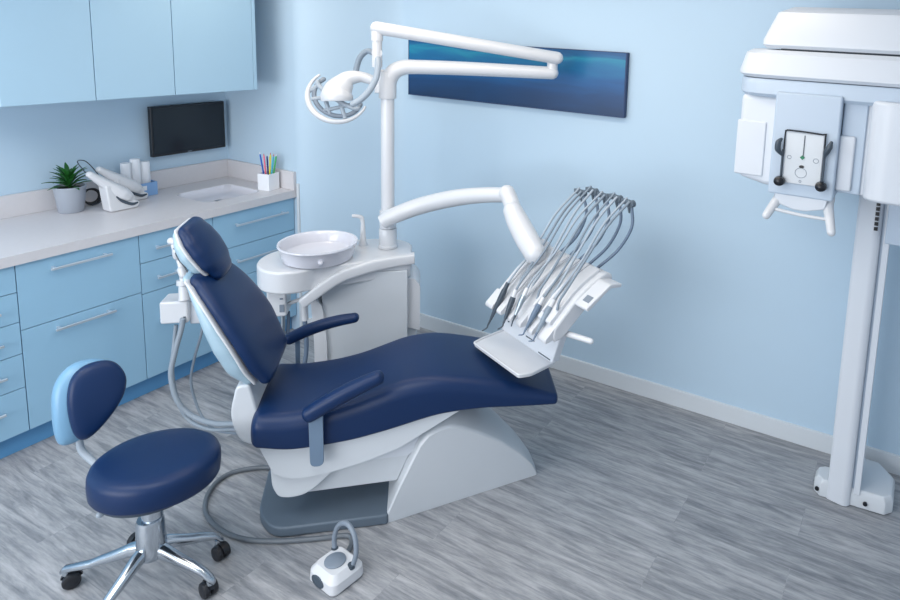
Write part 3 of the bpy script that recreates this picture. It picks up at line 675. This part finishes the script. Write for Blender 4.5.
# clamps, rods, hoses, handpieces
cl = [(-.108, .40, 1.214), (-.03, .40, 1.238), (.046, .40, 1.232), (.123, .40, 1.242), (.198, .40, 1.238)]
rb = [(-.10, .27, .95), (-.045, .28, .95), (.015, .285, .95), (.075, .29, .95), (.125, .295, .95)]
hp = [((-.125, .032, .858), (-.165, -.045, .672)), ((-.050, .022, .856), (-.048, -.045, .724)), ((.010, .034, .880), (.024, -.045, .772)), ((.088, .058, .862), (.097, -.045, .748)), ((.140, .070, .868), (.164, -.045, .750))]
hc = ['greyd', 'greyd', 'steel', 'hosed', 'hose']
for i in range(5):
    c = V(cl[i]); b = V(rb[i])
    bm = B(); tube(bm, [b, b.lerp(c, .3)+V((.035, .035, .0)), b.lerp(c, .65)+V((.05, .03, 0)), b.lerp(c, .9)+V((.022, .01, .0)), c+V((.004, 0, 0))], .0065, 12, 6, round_caps=True); obj('hose_arm', bm, 'hosed', du, DF)
    bm = B(); box(bm, tuple(c+V((-.014, 0, -.002))), (.062, .020, .020)); cyl(bm, c+V((.010, -.009, -.004)), c+V((.010, .012, -.004)), .015, 18); tube(bm, [c+V((-.008, .0, .0)), c+V((.0, .0, -.045))], [.010, .004], 10, 0); obj('hose_clamp', bm, 'greyc', du, DF, bevel=.002)
    h0, h1 = V(hp[i][0])+V((0, -.004, .007)), V(hp[i][1]); d = (h0-h1).normalized()
    bm = B(); tube(bm, [h0-d*.004, h0+d*.03+V((0, .02, .012)), h0.lerp(c, .35)+V((-.012, .012, .010)), h0.lerp(c, .7)+V((-.016, -.012, .022)), c+V((-.022, -.006, .006)), c+V((-.03, .0, .004))], .0048, 12, 7); obj('hose', bm, 'hosel' if i % 2 == 0 else 'hose', du, DF)
    # second run of the loop back down onto the head
    e = V((cl[i][0]*.45+(-.09+.055*i)*.55+.02, .085+.016*(i % 2), .915))
    bm = B(); tube(bm, [c+V((.008, -.01, .006)), c.lerp(e, .3)+V((0, -.012, .02)), c.lerp(e, .65)+V((-.006, .010, .022)), e+V((0, .02, .02)), e+V((0, -.02, -.025)), e+V((.004, -.035, -.06))], .0055, 12, 7); obj('hose', bm, 'hose' if i % 2 == 0 else 'hosel', du, DF)
    k = (h0-h1).length
    # handpiece: connector, grip, working end
    bm = B(); tube(bm, [h0+d*.004, h0-d*.028], [.0085, .010], 16, 0); 
    p = [h0-d*.028, h0-d*.045, h0-d*k*.45, h0-d*k*.62, h0-d*k*.8]
    grip = B(); tube(grip, p, [.0112, .0128, .0118, .009, .0056], 18, 4); hpo = obj('handpiece', grip, hc[i], du, DF)
    obj('connector', bm, 'white' if i != 0 else 'greyd', hpo, DF)
    bend = V((-.006, -.018, -.010)) if i < 2 else (V((.010, -.012, -.012)) if i == 2 else V((-.012, -.012, -.004)))
    bm = B(); tube(bm, [h0-d*k*.79, h0-d*k*.9, h1+d*.012, h1, h1+bend*.9], [.005, .0042, .0032, .003, .0025], 12, 5, round_caps=True); obj('nozzle', bm, 'greyd' if i < 3 else 'hosed', hpo, DF)

# ================================================================== SUCTION HOLDER behind the headrest (chair frame)
sh = thing('suction_holder', 'white assistant suction holder with grey corrugated hoses behind the headrest', 'suction unit', tuple((CF @ V((-.43, .33, 0))).to_tuple()), TH)
SB = at(179, 307, 3.02)
S0 = CF.inverted() @ SB
X0, Y0, Z0 = round(S0.x, 3), round(S0.y, 3), round(S0.z, 3)
bm = B(); bx(bm, X0-.06, X0+.055, Y0-.06, Y0+.05, Z0-.055, Z0+.05); obj('holder_box', bm, 'white', sh, CF, bevel=.010, seg=4)
bm = B(); bx(bm, X0+.05, X0+.11, Y0-.03, Y0+.04, Z0-.075, Z0+.03); obj('holder_bracket', bm, 'xwhite', sh, CF, bevel=.008)
bm = B(); tube(bm, [(X0+.09, Y0+.02, Z0-.02), (X0+.16, Y0-.04, Z0-.06), (-.20, .10, .60), (-.12, .05, .50)], .014, 14, 6); obj('support_arm', bm, 'white', sh, CF)
bm = B(); bx(bm, X0+.035, X0+.045, Y0-.0615, Y0-.0595, Z0-.03, Z0-.022); obj('indicator', bm, 'greyd', sh, CF)
def corr_hose(parent, pts, r, mat_='corr', pitch=.010):
    P = cr_spline([V(p) for p in pts], 14); L = [0]
    for i in range(1, len(P)): L.append(L[-1]+(P[i]-P[i-1]).length)
    n = int(L[-1]/pitch*2); Q = []; rs = []; j = 0
    for k in range(n+1):
        s = L[-1]*k/n
        while j < len(L)-2 and L[j+1] < s: j += 1
        tt = (s-L[j])/max(1e-9, L[j+1]-L[j]); Q.append(P[j].lerp(P[j+1], tt)); rs.append(r if k % 2 else r*.86)
    bm = B(); loops = []; u = V((0, 1, .01)); N = len(Q)
    for i, p in enumerate(Q):
        t = (Q[min(i+1, N-1)]-Q[max(i-1, 0)]).normalized(); s_ = u.cross(t).normalized(); w = t.cross(s_).normalized(); u = w
        loops.append([p+s_*rs[i]*math.cos(2*PI*k/12)+w*rs[i]*math.sin(2*PI*k/12) for k in range(12)])
    skin(bm, loops); return obj('hose', bm, mat_, parent)
# suction tubes (world coordinates)
def L3(lst): return [at(*q) for q in lst]
corr_hose(sh, L3([(183, 318, 2.97), (181, 330, 2.97), (175, 352, 2.96), (171, 375, 2.95), (177, 400, 2.95), (191, 415, 2.96), (212, 423, 2.93), (233, 424, 2.90), (248, 424, 2.88)]), .0125)
corr_hose(sh, L3([(176, 325, 3.0), (174, 345, 3.0), (172, 370, 2.97), (177, 398, 2.97), (188, 419, 2.98), (209, 429, 2.95), (232, 429, 2.92), (248, 429, 2.9)]), .009, 'corr')
bm = B(); tube(bm, L3([(203, 321, 3.05), (201, 335, 3.05), (194, 360, 3.06), (191, 380, 3.06), (195, 400, 3.06), (203, 418, 3.03), (216, 430, 2.99), (234, 433, 2.95), (248, 433, 2.92)]), .006, 10, 6); obj('hose', bm, 'hose', sh)
# suction tips pointing up, seen beside the headrest
for i, (a, b, c) in enumerate((((184, 300, 2.97), (183, 285, 2.97), (180, 263, 2.96)), ((190, 297, 3.0), (189, 280, 3.0), (184, 262, 3.0)))):
    bm = B(); tube(bm, [at(*a), at(*b)], [.022, .018], 18, 0); tube(bm, [at(*b), at(b[0], b[1]-5, b[2])], [.026, .026], 18, 0); o = obj('suction_handle', bm, 'white', sh)
bm = B(); tube(bm, L3([(183, 284, 2.96), (182, 274, 2.97), (180, 264, 2.98), (177, 255, 2.98), (174, 246, 2.98)]), [.013, .011, .011, .011, .013], 16, 5, round_caps=True)
tube(bm, L3([(177, 256, 2.97), (176, 251, 2.96)]), [.017, .016], 16, 0, round_caps=True); tube(bm, L3([(183, 275, 2.96), (181, 270, 2.96)]), [.016, .016], 16, 0, round_caps=True); obj('suction_handle', bm, 'white', sh)
bm = B(); tube(bm, L3([(174.5, 242, 2.98), (171, 241, 2.98)]), [.016, .016], 16, 0, round_caps=True); obj('suction_tip', bm, 'white', sh)
bm = B(); tube(bm, L3([(174, 248, 2.95), (178, 258, 2.95), (184, 266, 2.95), (190, 276, 2.95)]), .004, 8, 5); obj('hose', bm, 'greyd', sh)

# ================================================================== FOOT PEDAL
pc = V((2.262, -1.197, 0)); pr_ = math.radians(-7)
PF = Matrix.Translation(pc) @ Matrix.Rotation(pr_, 4, 'Z')
fp = thing('foot_pedal', 'white foot control with grey disc and hoop handle on the floor', 'foot pedal', tuple(pc), pr_)
bm = B()
def oct_(hx, hy, c, z): return [V((x, y, z)) for x, y in round_poly([(-hx+c, -hy), (hx-c, -hy), (hx, -hy+c), (hx, hy-c), (hx-c, hy), (-hx+c, hy), (-hx, hy-c), (-hx, -hy+c)], .012, 3)]
skin(bm, [oct_(.068, .063, .012, .002), oct_(.073, .068, .016, .010), oct_(.071, .066, .016, .042), oct_(.056, .051, .014, .062), oct_(.053, .048, .012, .065)])
obj('housing', bm, 'white', fp, PF, sharp=30)
bm = B(); lathe(bm, [(.002, 0), (.034, 0), (.036, .002), (.036, .005), (.033, .007), (.002, .008)], (-.002, -.004, .064), 40); obj('pedal_disc', bm, 'greyp', fp, PF)
bm = B(); n_ = V((0, -.78, .62)).normalized()
Rm = Matrix.Translation((-.010, -.0645, .027)) @ Matrix.Rotation(math.radians(84), 4, 'X')
lathe(bm, [(.001, 0), (.026, 0), (.030, .002), (.030, .004), (.026, .006), (.001, .005)], (0, 0, 0), 32, Rm @ Matrix.Diagonal((1.1, .62, 1, 1)))
obj('side_button', bm, 'greyd', fp, PF)
bm = B(); tube(bm, [(-.052, .030, .045), (-.062, .036, .10), (-.046, .042, .150), (-.004, .046, .176), (.040, .044, .154), (.062, .034, .10), (.054, .020, .045)], [.0085]*7, 14, 7); obj('hoop_handle', bm, 'greyp', fp, PF)
bm = B(); lathe(bm, [(.002, 0), (.013, 0), (.012, .014), (.002, .015)], (-.052, .030, .052), 20); lathe(bm, [(.002, 0), (.013, 0), (.012, .014), (.002, .015)], (.054, .020, .052), 20); obj('handle_socket', bm, 'greyd', fp, PF)
bm = B(); tube(bm, [V((2.235, -1.14, .016)), V((2.20, -1.07, .0105)), V((2.165, -1.05, .010)), V((2.13, -1.07, .010)), V((2.075, -1.115, .010)), V((1.969, -1.19, .010)), V((1.86, -1.245, .010)), V((1.747, -1.265, .010)), V((1.62, -1.245, .010)), V((1.53, -1.19, .010)), V((1.475, -1.11, .010)), V((1.475, -1.04, .010)), V((1.53, -.975, .010)), V((1.60, -.935, .012)), V((1.66, -.925, .014))], .009, 12, 8)
obj('floor_hose', bm, 'cable', fp)
bm = B(); tube(bm, [(2.178, -1.055, .012), (2.165, -1.035, .06), (2.155, -1.02, .10)], .005, 8, 3)

bm.free()
# ================================================================== STOOL
sc_ = V((1.762, -1.532, 0)); 
SF = Matrix.Translation(sc_)
st = thing('swivel_stool', 'round navy dentist stool with small backrest and chrome five-star base', 'stool', tuple(sc_))
zs = .452
TILT = Matrix.Translation((.035, .02, zs)) @ Matrix.Rotation(math.radians(-4.5), 4, V((.892, .451, 0))) @ Matrix.Translation((-.035, -.02, -zs))
bm = B(); lathe(bm, [(.004, -.050), (.168, -.050), (.178, -.048), (.183, -.040), (.1855, -.01), (.1845, .016), (.179, .030), (.166, .040), (.14, .045), (.10, .0475), (.04, .049), (.004, .049)], (.035, .02, zs), 72); obj('seat', bm, 'navy', st, SF @ TILT, sharp=60)
bm = B(); lathe(bm, [(.004, 0), (.15, 0), (.16, .004), (.16, .012), (.004, .012)], (.022, .018, zs-.066), 40); obj('seat_plate', bm, 'greyd', st, SF)
bm = B(); lathe(bm, [(.004, 0), (.026, 0), (.026, .03), (.032, .032), (.032, .150), (.004, .150)], (.012, .010, .24), 32); obj('gas_lift', bm, 'chrome', st, SF)
bm = B(); lathe(bm, [(.004, 0), (.034, 0), (.042, .008), (.045, .03), (.041, .13), (.037, .142), (.004, .142)], (.006, .005, .122), 32); obj('hub', bm, 'chrome', st, SF)
bm = B(); tube(bm, [(.012, .0, .398), (.012, -.08, .392), (.014, -.120, .386)], [.006, .006, .005], 10, 3); tube(bm, [(.014, -.118, .386), (.015, -.142, .382)], .010, 10, 0, round_caps=True); obj('height_lever', bm, 'hosel', st, SF)
def castwheel(par, x, y, ang, r=.027):
    Mx = Matrix.Translation((x, y, 0)) @ Matrix.Rotation(ang, 4, 'Z')
    bm = B()
    for s in (-1, 1):
        Rm = Mx @ Matrix.Translation((-.012, s*.013, r+.0008)) @ Matrix.Rotation(PI/2, 4, 'X')
        lathe(bm, [(.003, -.010), (r*.78, -.010), (r*.95, -.007), (r, 0), (r*.95, .007), (r*.78, .010), (.003, .010)], (0, 0, 0), 28, Rm)
    w = obj('caster', bm, 'rubber', par, SF)
    bm = B(); 
    pts = [(-.012+(r+.004)*math.cos(a), (r+.001)+(r+.004)*math.sin(a)) for a in [math.radians(d) for d in range(20, 171, 15)]]+[(-.012+(r-.006)*math.cos(a), (r+.001)+(r-.006)*math.sin(a)) for a in [math.radians(d) for d in range(170, 19, -15)]]
    prism(bm, pts, -.006, .006, 'y'); bm.transform(Mx); cyl(bm, (x, y, .05), (x, y, .07), .006, 10); obj('caster_hood', bm, 'black', w, SF)
LA = [212, 140, 68, 356, 284]
LA = [203, 152, 72, 10, 288]
LA = [206+0, 206-72+14, 206-144, 206-216+14, 206-288]
LEGR = [.275, .235, .205, .215, .24]
for i, a in enumerate([209, 158, 70, 20, 288]):
    a = math.radians(a); c, s = math.cos(a), math.sin(a); R_ = LEGR[i]
    bm = B(); loops = []
    for q, (rr, zz, w, h) in enumerate(((.025, .152, .021, .024), (.06, .145, .0195, .023), (.11, .124, .017, .018), (.16, .106, .015, .0145), (.195, .090, .0138, .0125), (R_+.004, .069, .013, .012), (R_+.016, .060, .009, .009))):
        loops.append([V((c*rr-s*x, s*rr+c*x, zz+y)) for x, y in sell(w, h, 16, 2.6)])
    skin(bm, loops); cyl(bm, (c*R_, s*R_, .050), (c*R_, s*R_, .072), .012, 16); lg = obj('leg', bm, 'chrome', st, SF, sharp=60)
    castwheel(lg, c*R_, s*R_, a+(.6, -1.1, 1.9, -.5, .8)[i])
# backrest
BPr = V((1.548, -1.556, .628))
bf_n = V((.938, -.237, .252)).normalized(); bu = V((-.204, .212, .956)); bu = (bu-bf_n*bu.dot(bf_n)).normalized(); bs = bu.cross(bf_n).normalized()
BF = Matrix(((bs.x, bf_n.x, bu.x, BPr.x), (bs.y, bf_n.y, bu.y, BPr.y), (bs.z, bf_n.z, bu.z, BPr.z), (0, 0, 0, 1)))
def opad(outline, off, th, name, m, bulge):
    out = smooth_poly([(x*.957, z*.957) for x, z in outline], 5)
    cx = sum(p[0] for p in out)/len(out); cz = sum(p[1] for p in out)/len(out)
    bm = B(); loops = []
    for q, h in [(.02, -1), (.45, -1), (.75, -.98), (.9, -.85), (.975, -.5), (1, 0), (.985, .5), (.93, .82), (.82, .96), (.6, 1.), (.3, 1.), (.02, 1.)]:
        loops.append([V((cx+(x-cx)*q, off+th*h-bulge*((((x-cx)*q)**2)+((z-cz)*q)**2), cz+(z-cz)*q)) for x, z in out])
    skin(bm, loops); return obj(name, bm, m, st, BF, sharp=60)
opad([(.023, .134), (.062, .114), (.088, .066), (.083, .008), (.052, -.052), (.006, -.108), (-.028, -.124), (-.055, -.095), (-.075, -.024), (-.08, .042), (-.068, .096), (-.032, .128)], 0, .024, 'backrest', 'navy', .9)
opad([(-.005, .137), (.045, .120), (.078, .07), (.075, .005), (.045, -.06), (.0, -.118), (-.04, -.138), (-.078, -.138), (-.097, -.10), (-.108, -.04), (-.112, .04), (-.094, .095), (-.056, .130)], -.050, .034, 'backrest_shell', 'stoolblue', 1.2)
pb_ = BPr-bu*.10-bf_n*.05-bs*.03
bm = B(); tube(bm, [pb_, pb_+V((.012, -.002, -.06)), V((sc_.x-.185, sc_.y-.045, .415)), V((sc_.x-.15, sc_.y-.04, .388)), V((sc_.x-.02, sc_.y, .388))], [.011]*5, 12, 7, squash=.8); obj('backrest_stem', bm, 'hosel', st)

# ================================================================== PANORAMIC X-RAY MACHINE
xr = thing('panoramic_xray_machine', 'tall white panoramic dental x-ray machine on a column at the right', 'x-ray machine', (3.80, .24, 0))
bm = B()
base = [(3.672, .13), (3.70, .10), (3.955, .115), (3.985, .15), (3.985, .29), (3.92, .375), (3.80, .375), (3.76, .22), (3.695, .21), (3.672, .19)]
cxb, cyb = 3.83, .20
skin(bm, [[V((x, y, .001)) for x, y in base], [V((x, y, .055)) for x, y in base], [V((cxb+(x-cxb)*.93, cyb+(y-cyb)*.90, .078)) for x, y in base]])
obj('floor_base', bm, 'whitem', xr, bevel=.006)
for x, y in ((3.688, .1005), (3.88, .1035)):
    bm = B(); Rm = Matrix.Translation((x, y+.004, .032)) @ Matrix.Rotation(PI/2, 4, 'X'); lathe(bm, [(.001, 0), (.009, 0), (.009, .006), (.001, .006)], (0, 0, 0), 20, Rm); obj('cable_hole', bm, 'black', xr)
bm = B(); prism(bm, round_poly([(3.728, .098), (3.80, .083), (3.822, .098), (3.822, .23), (3.728, .23)], .012), .002, 2.0, 'z'); obj('column', bm, 'xwhite', xr, bevel=.003)
bm = B(); bx(bm, 3.8225, 3.835, .12, .22, .078, 1.98); obj('column_groove', bm, 'xgrey', xr)
bm = B(); bx(bm, 3.832, 3.856, .105, .23, .06, 1.98); obj('column_rail', bm, 'xwhite', xr, bevel=.003)
bm = B(); bx(bm, 3.74, 3.792, .0955, .100, 1.165, 1.325)
for k in range(4):
    pass
obj('socket_strip', bm, 'white', xr, bevel=.001)
bm = B()
for k in range(4):
    for x in (3.755, 3.776):
        Rm = Matrix.Translation((x, .0958, 1.185+.038*k)) @ Matrix.Rotation(PI/2, 4, 'X'); lathe(bm, [(.0005, 0), (.0030, 0), (.0030, .0015), (.0005, .0015)], (0, 0, 0), 10, Rm)
obj('socket_holes', bm, 'black', xr); bm = B()
for k in range(6): bx(bm, 3.795, 3.809, .080, .088, 1.205+.020*k, 1.219+.020*k)
obj('vent_slots', bm, 'black', xr)
bm = B(); bx(bm, 3.84, 3.90, .04, .24, 1.17, 1.90); obj('carriage', bm, 'xgrey', xr, bevel=.005)
bm = B(); bx(bm, 3.90, 4.05, .06, .24, 1.21, 1.90); obj('carriage', bm, 'xwhite', xr, bevel=.005)
# top cap and rotating arm
def xlayer(z0, z1, x0, x1, y0, y1, ins, name, m, bev=.01, zm=None, r=.10):
    bm = B()
    def ring(i, z): return [V((x, y, z)) for x, y in round_poly([(x0+i, y0+i), (x1-i, y0+i), (x1-i, y1-i), (x0+i, y1-i)], r, 6)]
    zm = zm or z0+(z1-z0)*.45
    skin(bm, [ring(.012, z0), ring(0, z0+.012), ring(0, zm), ring(ins*.45, z1-(z1-zm)*.18), ring(ins, z1)])
    return obj(name, bm, m, xr, sharp=28)
xlayer(1.895, 2.05, 3.352, 4.33, -.17, .30, .085, 'top_cap', 'xwhite', zm=1.925, r=.05)
bm = B(); bx(bm, 3.42, 4.28, -.13, .25, 1.87, 1.90); obj('cap_gap', bm, 'greyd', xr)
xlayer(1.785, 1.888, 3.268, 4.40, -.205, .24, .035, 'rotating_arm', 'xwhite', zm=1.81, r=.12)
xlayer(1.715, 1.782, 3.276, 4.396, -.196, .235, .004, 'arm_band', 'xgrey', zm=1.76, r=.12)
# sensor housing (left), with a rounded outer side
bm = B(); prism(bm, round_poly([(3.296, 1.72), (3.296, 1.43), (3.31, 1.40), (3.42, 1.375), (3.47, 1.40), (3.47, 1.72)], [.0, .02, .02, .02, .02, 0]), -.17, .05, 'y'); obj('sensor_housing', bm, 'xwhite', xr, bevel=.02, seg=4)
bm = B(); bx(bm, 3.290, 3.40, -.176, .02, 1.41, 1.62); obj('sensor_cover', bm, 'xwhite', xr, bevel=.006)
# centre panel
bm = B(); bx(bm, 3.432, 3.662, -.215, -.06, 1.362, 1.74); obj('front_panel', bm, 'xgrey', xr, bevel=.008)
bm = B(); prism(bm, round_poly([(3.45, 1.39), (3.65, 1.39), (3.638, 1.328), (3.57, 1.310), (3.53, 1.310), (3.465, 1.328)], .01), -.21, -.06, 'y'); obj('panel_foot', bm, 'xwhite', xr, bevel=.008)
bm = B(); bx(bm, 3.664, 3.745, -.17, .02, 1.39, 1.735); obj('side_column', bm, 'xgrey', xr, bevel=.006)
bm = B(); bx(bm, 3.66, 3.715, -.185, -.02, 1.40, 1.60); obj('side_cover', bm, 'xwhite', xr, bevel=.008)
bm = B(); prism(bm, round_poly([(3.755, -.20), (3.80, -.235), (4.02, -.235), (4.05, -.20), (4.05, .03), (3.755, .03)], .03), 1.385, 1.735, 'z'); obj('tube_head', bm, 'xwhite', xr, bevel=.012, seg=4)
bm = B(); bx(bm, 3.74, 3.757, -.16, .02, 1.39, 1.735); obj('side_column', bm, 'xwhite', xr, bevel=.003)
# chin plate
yp = -.221
bm = B(); bx(bm, 3.4840, 3.6160, yp-.006, yp+.012, 1.412, 1.600); pl_ = obj('bite_plate', bm, 'whitem', xr, bevel=.003)
bm = B()
tube(bm, [(3.4800, yp-.008, 1.43), (3.4800, yp-.008, 1.590), (3.4840, yp-.008, 1.602), (3.4960, yp-.008, 1.606), (3.6080, yp-.008, 1.602), (3.6190, yp-.008, 1.592), (3.6200, yp-.008, 1.43)], .0028, 8, 3)
obj('wire_frame', bm, 'black', pl_)
bm = B()
bx(bm, 3.5475, 3.5505, yp-.0085, yp-.005, 1.515, 1.592); obj('scale_line', bm, 'greyd', pl_)
bm = B(); lathe(bm, [(.0005, 0), (.009, 0), (.009, .004), (.0005, .004)], (0, 0, 0), 4, Matrix.Translation((3.5470, yp-.0045, 1.512)) @ Matrix.Rotation(PI/2, 4, 'X')); obj('green_marker', bm, 'green', pl_)
bm = B(); lathe(bm, [(.0005, 0), (.009, 0), (.009, .004), (.0005, .004)], (0, 0, 0), 20, Matrix.Translation((3.5470, yp-.0045, 1.478)) @ Matrix.Rotation(PI/2, 4, 'X') @ Matrix.Diagonal((1, .6, 1, 1))); obj('bite_hole', bm, 'black', pl_)
bm = B()
for x, z, r0 in ((3.5010, 1.508, .007), (3.5940, 1.505, .009), (3.5460, 1.455, .020), (3.5460, 1.424, .004)):
    pts = [(x+r0*math.cos(a), yp-.0065, z+r0*.9*math.sin(a)) for a in [2*PI*k/20 for k in range(20)]]; tube(bm, pts, .0009, 6, 1, closed=True, upv=(0, 1, 0))
obj('plate_marks', bm, 'greyp', pl_)
for s, x, xt in ((-1, 3.4780, 3.4620), (1, 3.6230, 3.6420)):
    bm = B(); tube(bm, [(x, yp-.012, 1.43), (x, yp-.014, 1.50), (x, yp-.016, 1.535)], .004, 10, 2); 
    tube(bm, [(x, yp-.018, 1.525), (x+s*.006, yp-.026, 1.545), (xt-s*.004, yp-.03, 1.565), (xt, yp-.028, 1.58)] if s > 0 else [(x-.002, yp-.018, 1.515), (xt, yp-.026, 1.535), (xt, yp-.028, 1.56), (xt+.008, yp-.024, 1.572)], [.005, .011, .011, .006], 14, 4, round_caps=True)
    o = obj('temple_support', bm, 'greyd', xr)
    bm = B(); lathe(bm, [(.001, 0), (.016, .001), (.019, .010), (.017, .026), (.008, .034), (.001, .035)], (0, 0, 0), 24, Matrix.Translation((x-.002, yp-.006, 1.418)) @ Matrix.Rotation(PI/2, 4, 'X') @ Matrix.Diagonal((1.1, .95, 1, 1))); obj('knob', bm, 'black', o)
# patient handles
hL0, hL1 = V((3.470, -.18, 1.345)), V((3.442, -.25, 1.285)); hR0, hR1 = V((3.645, -.18, 1.340)), V((3.672, -.25, 1.262))
for n0, n1 in ((hL0, hL1), (hR0, hR1)):
    bm = B(); tube(bm, [n0+V((0, .02, .02)), n0, n0.lerp(n1, .5), n1], [.021, .020, .017, .015], 18, 4, round_caps=True); obj('patient_handle', bm, 'white', xr)
bm = B(); a_, b_ = hL0.lerp(hL1, .62), hR0.lerp(hR1, .55); tube(bm, [a_, a_.lerp(b_, .5)+V((0, 0, -.004)), b_], .0065, 12, 4); obj('handle_bar', bm, 'white', xr)

# ================================================================== LIGHT, CAMERA
def area(name, loc, size, power, col=(1, 1, 1), rot=(0, 0, 0), sy=None):
    L = bpy.data.lights.new(name, 'AREA'); L.energy = power; L.color = col; L.shape = 'RECTANGLE'; L.size = size; L.size_y = sy or size
    o = bpy.data.objects.new(name, L); COL.objects.link(o); o.location = loc; o.rotation_euler = rot; return o
area('ceiling_panel_light', (2.6, -2.0, 2.43), 1.2, 16, (1, .99, .97), sy=.9)
area('ceiling_panel_light', (1.3, -2.4, 2.43), 1.2, 15, (1, .99, .97), sy=.9)
area('ceiling_strip_light', (2.1, -.60, 2.42), 2.8, 15.5, (1, .86, .70), (math.radians(15), 0, 0), sy=.25)
area('window_daylight', (1.7, -4.9, 1.55), 3.2, 92, (.97, .97, .98), (math.radians(90), 0, 0), sy=1.7)
w = bpy.data.worlds.new('world'); SC.world = w; w.use_nodes = True
bg = w.node_tree.nodes['Background']; bg.inputs[0].default_value = (.78, .88, 1, 1); bg.inputs[1].default_value = .70

cam = bpy.data.cameras.new('camera'); co = bpy.data.objects.new('camera', cam); COL.objects.link(co); SC.camera = co
cam.sensor_width = 36; cam.lens = 657.09/900*36; cam.shift_x = (450-591.28)/900; cam.shift_y = (129.32-300)/900
cam.clip_start = .05
co.matrix_world = Matrix(((r_.x, u_.x, -f_.x, Cm.x), (r_.y, u_.y, -f_.y, Cm.y), (r_.z, u_.z, -f_.z, Cm.z), (0, 0, 0, 1)))
SC.view_settings.view_transform = 'Standard'; SC.view_settings.look = 'None'; SC.view_settings.gamma = 1; SC.view_settings.exposure = .10
SC.view_settings.use_curve_mapping = False
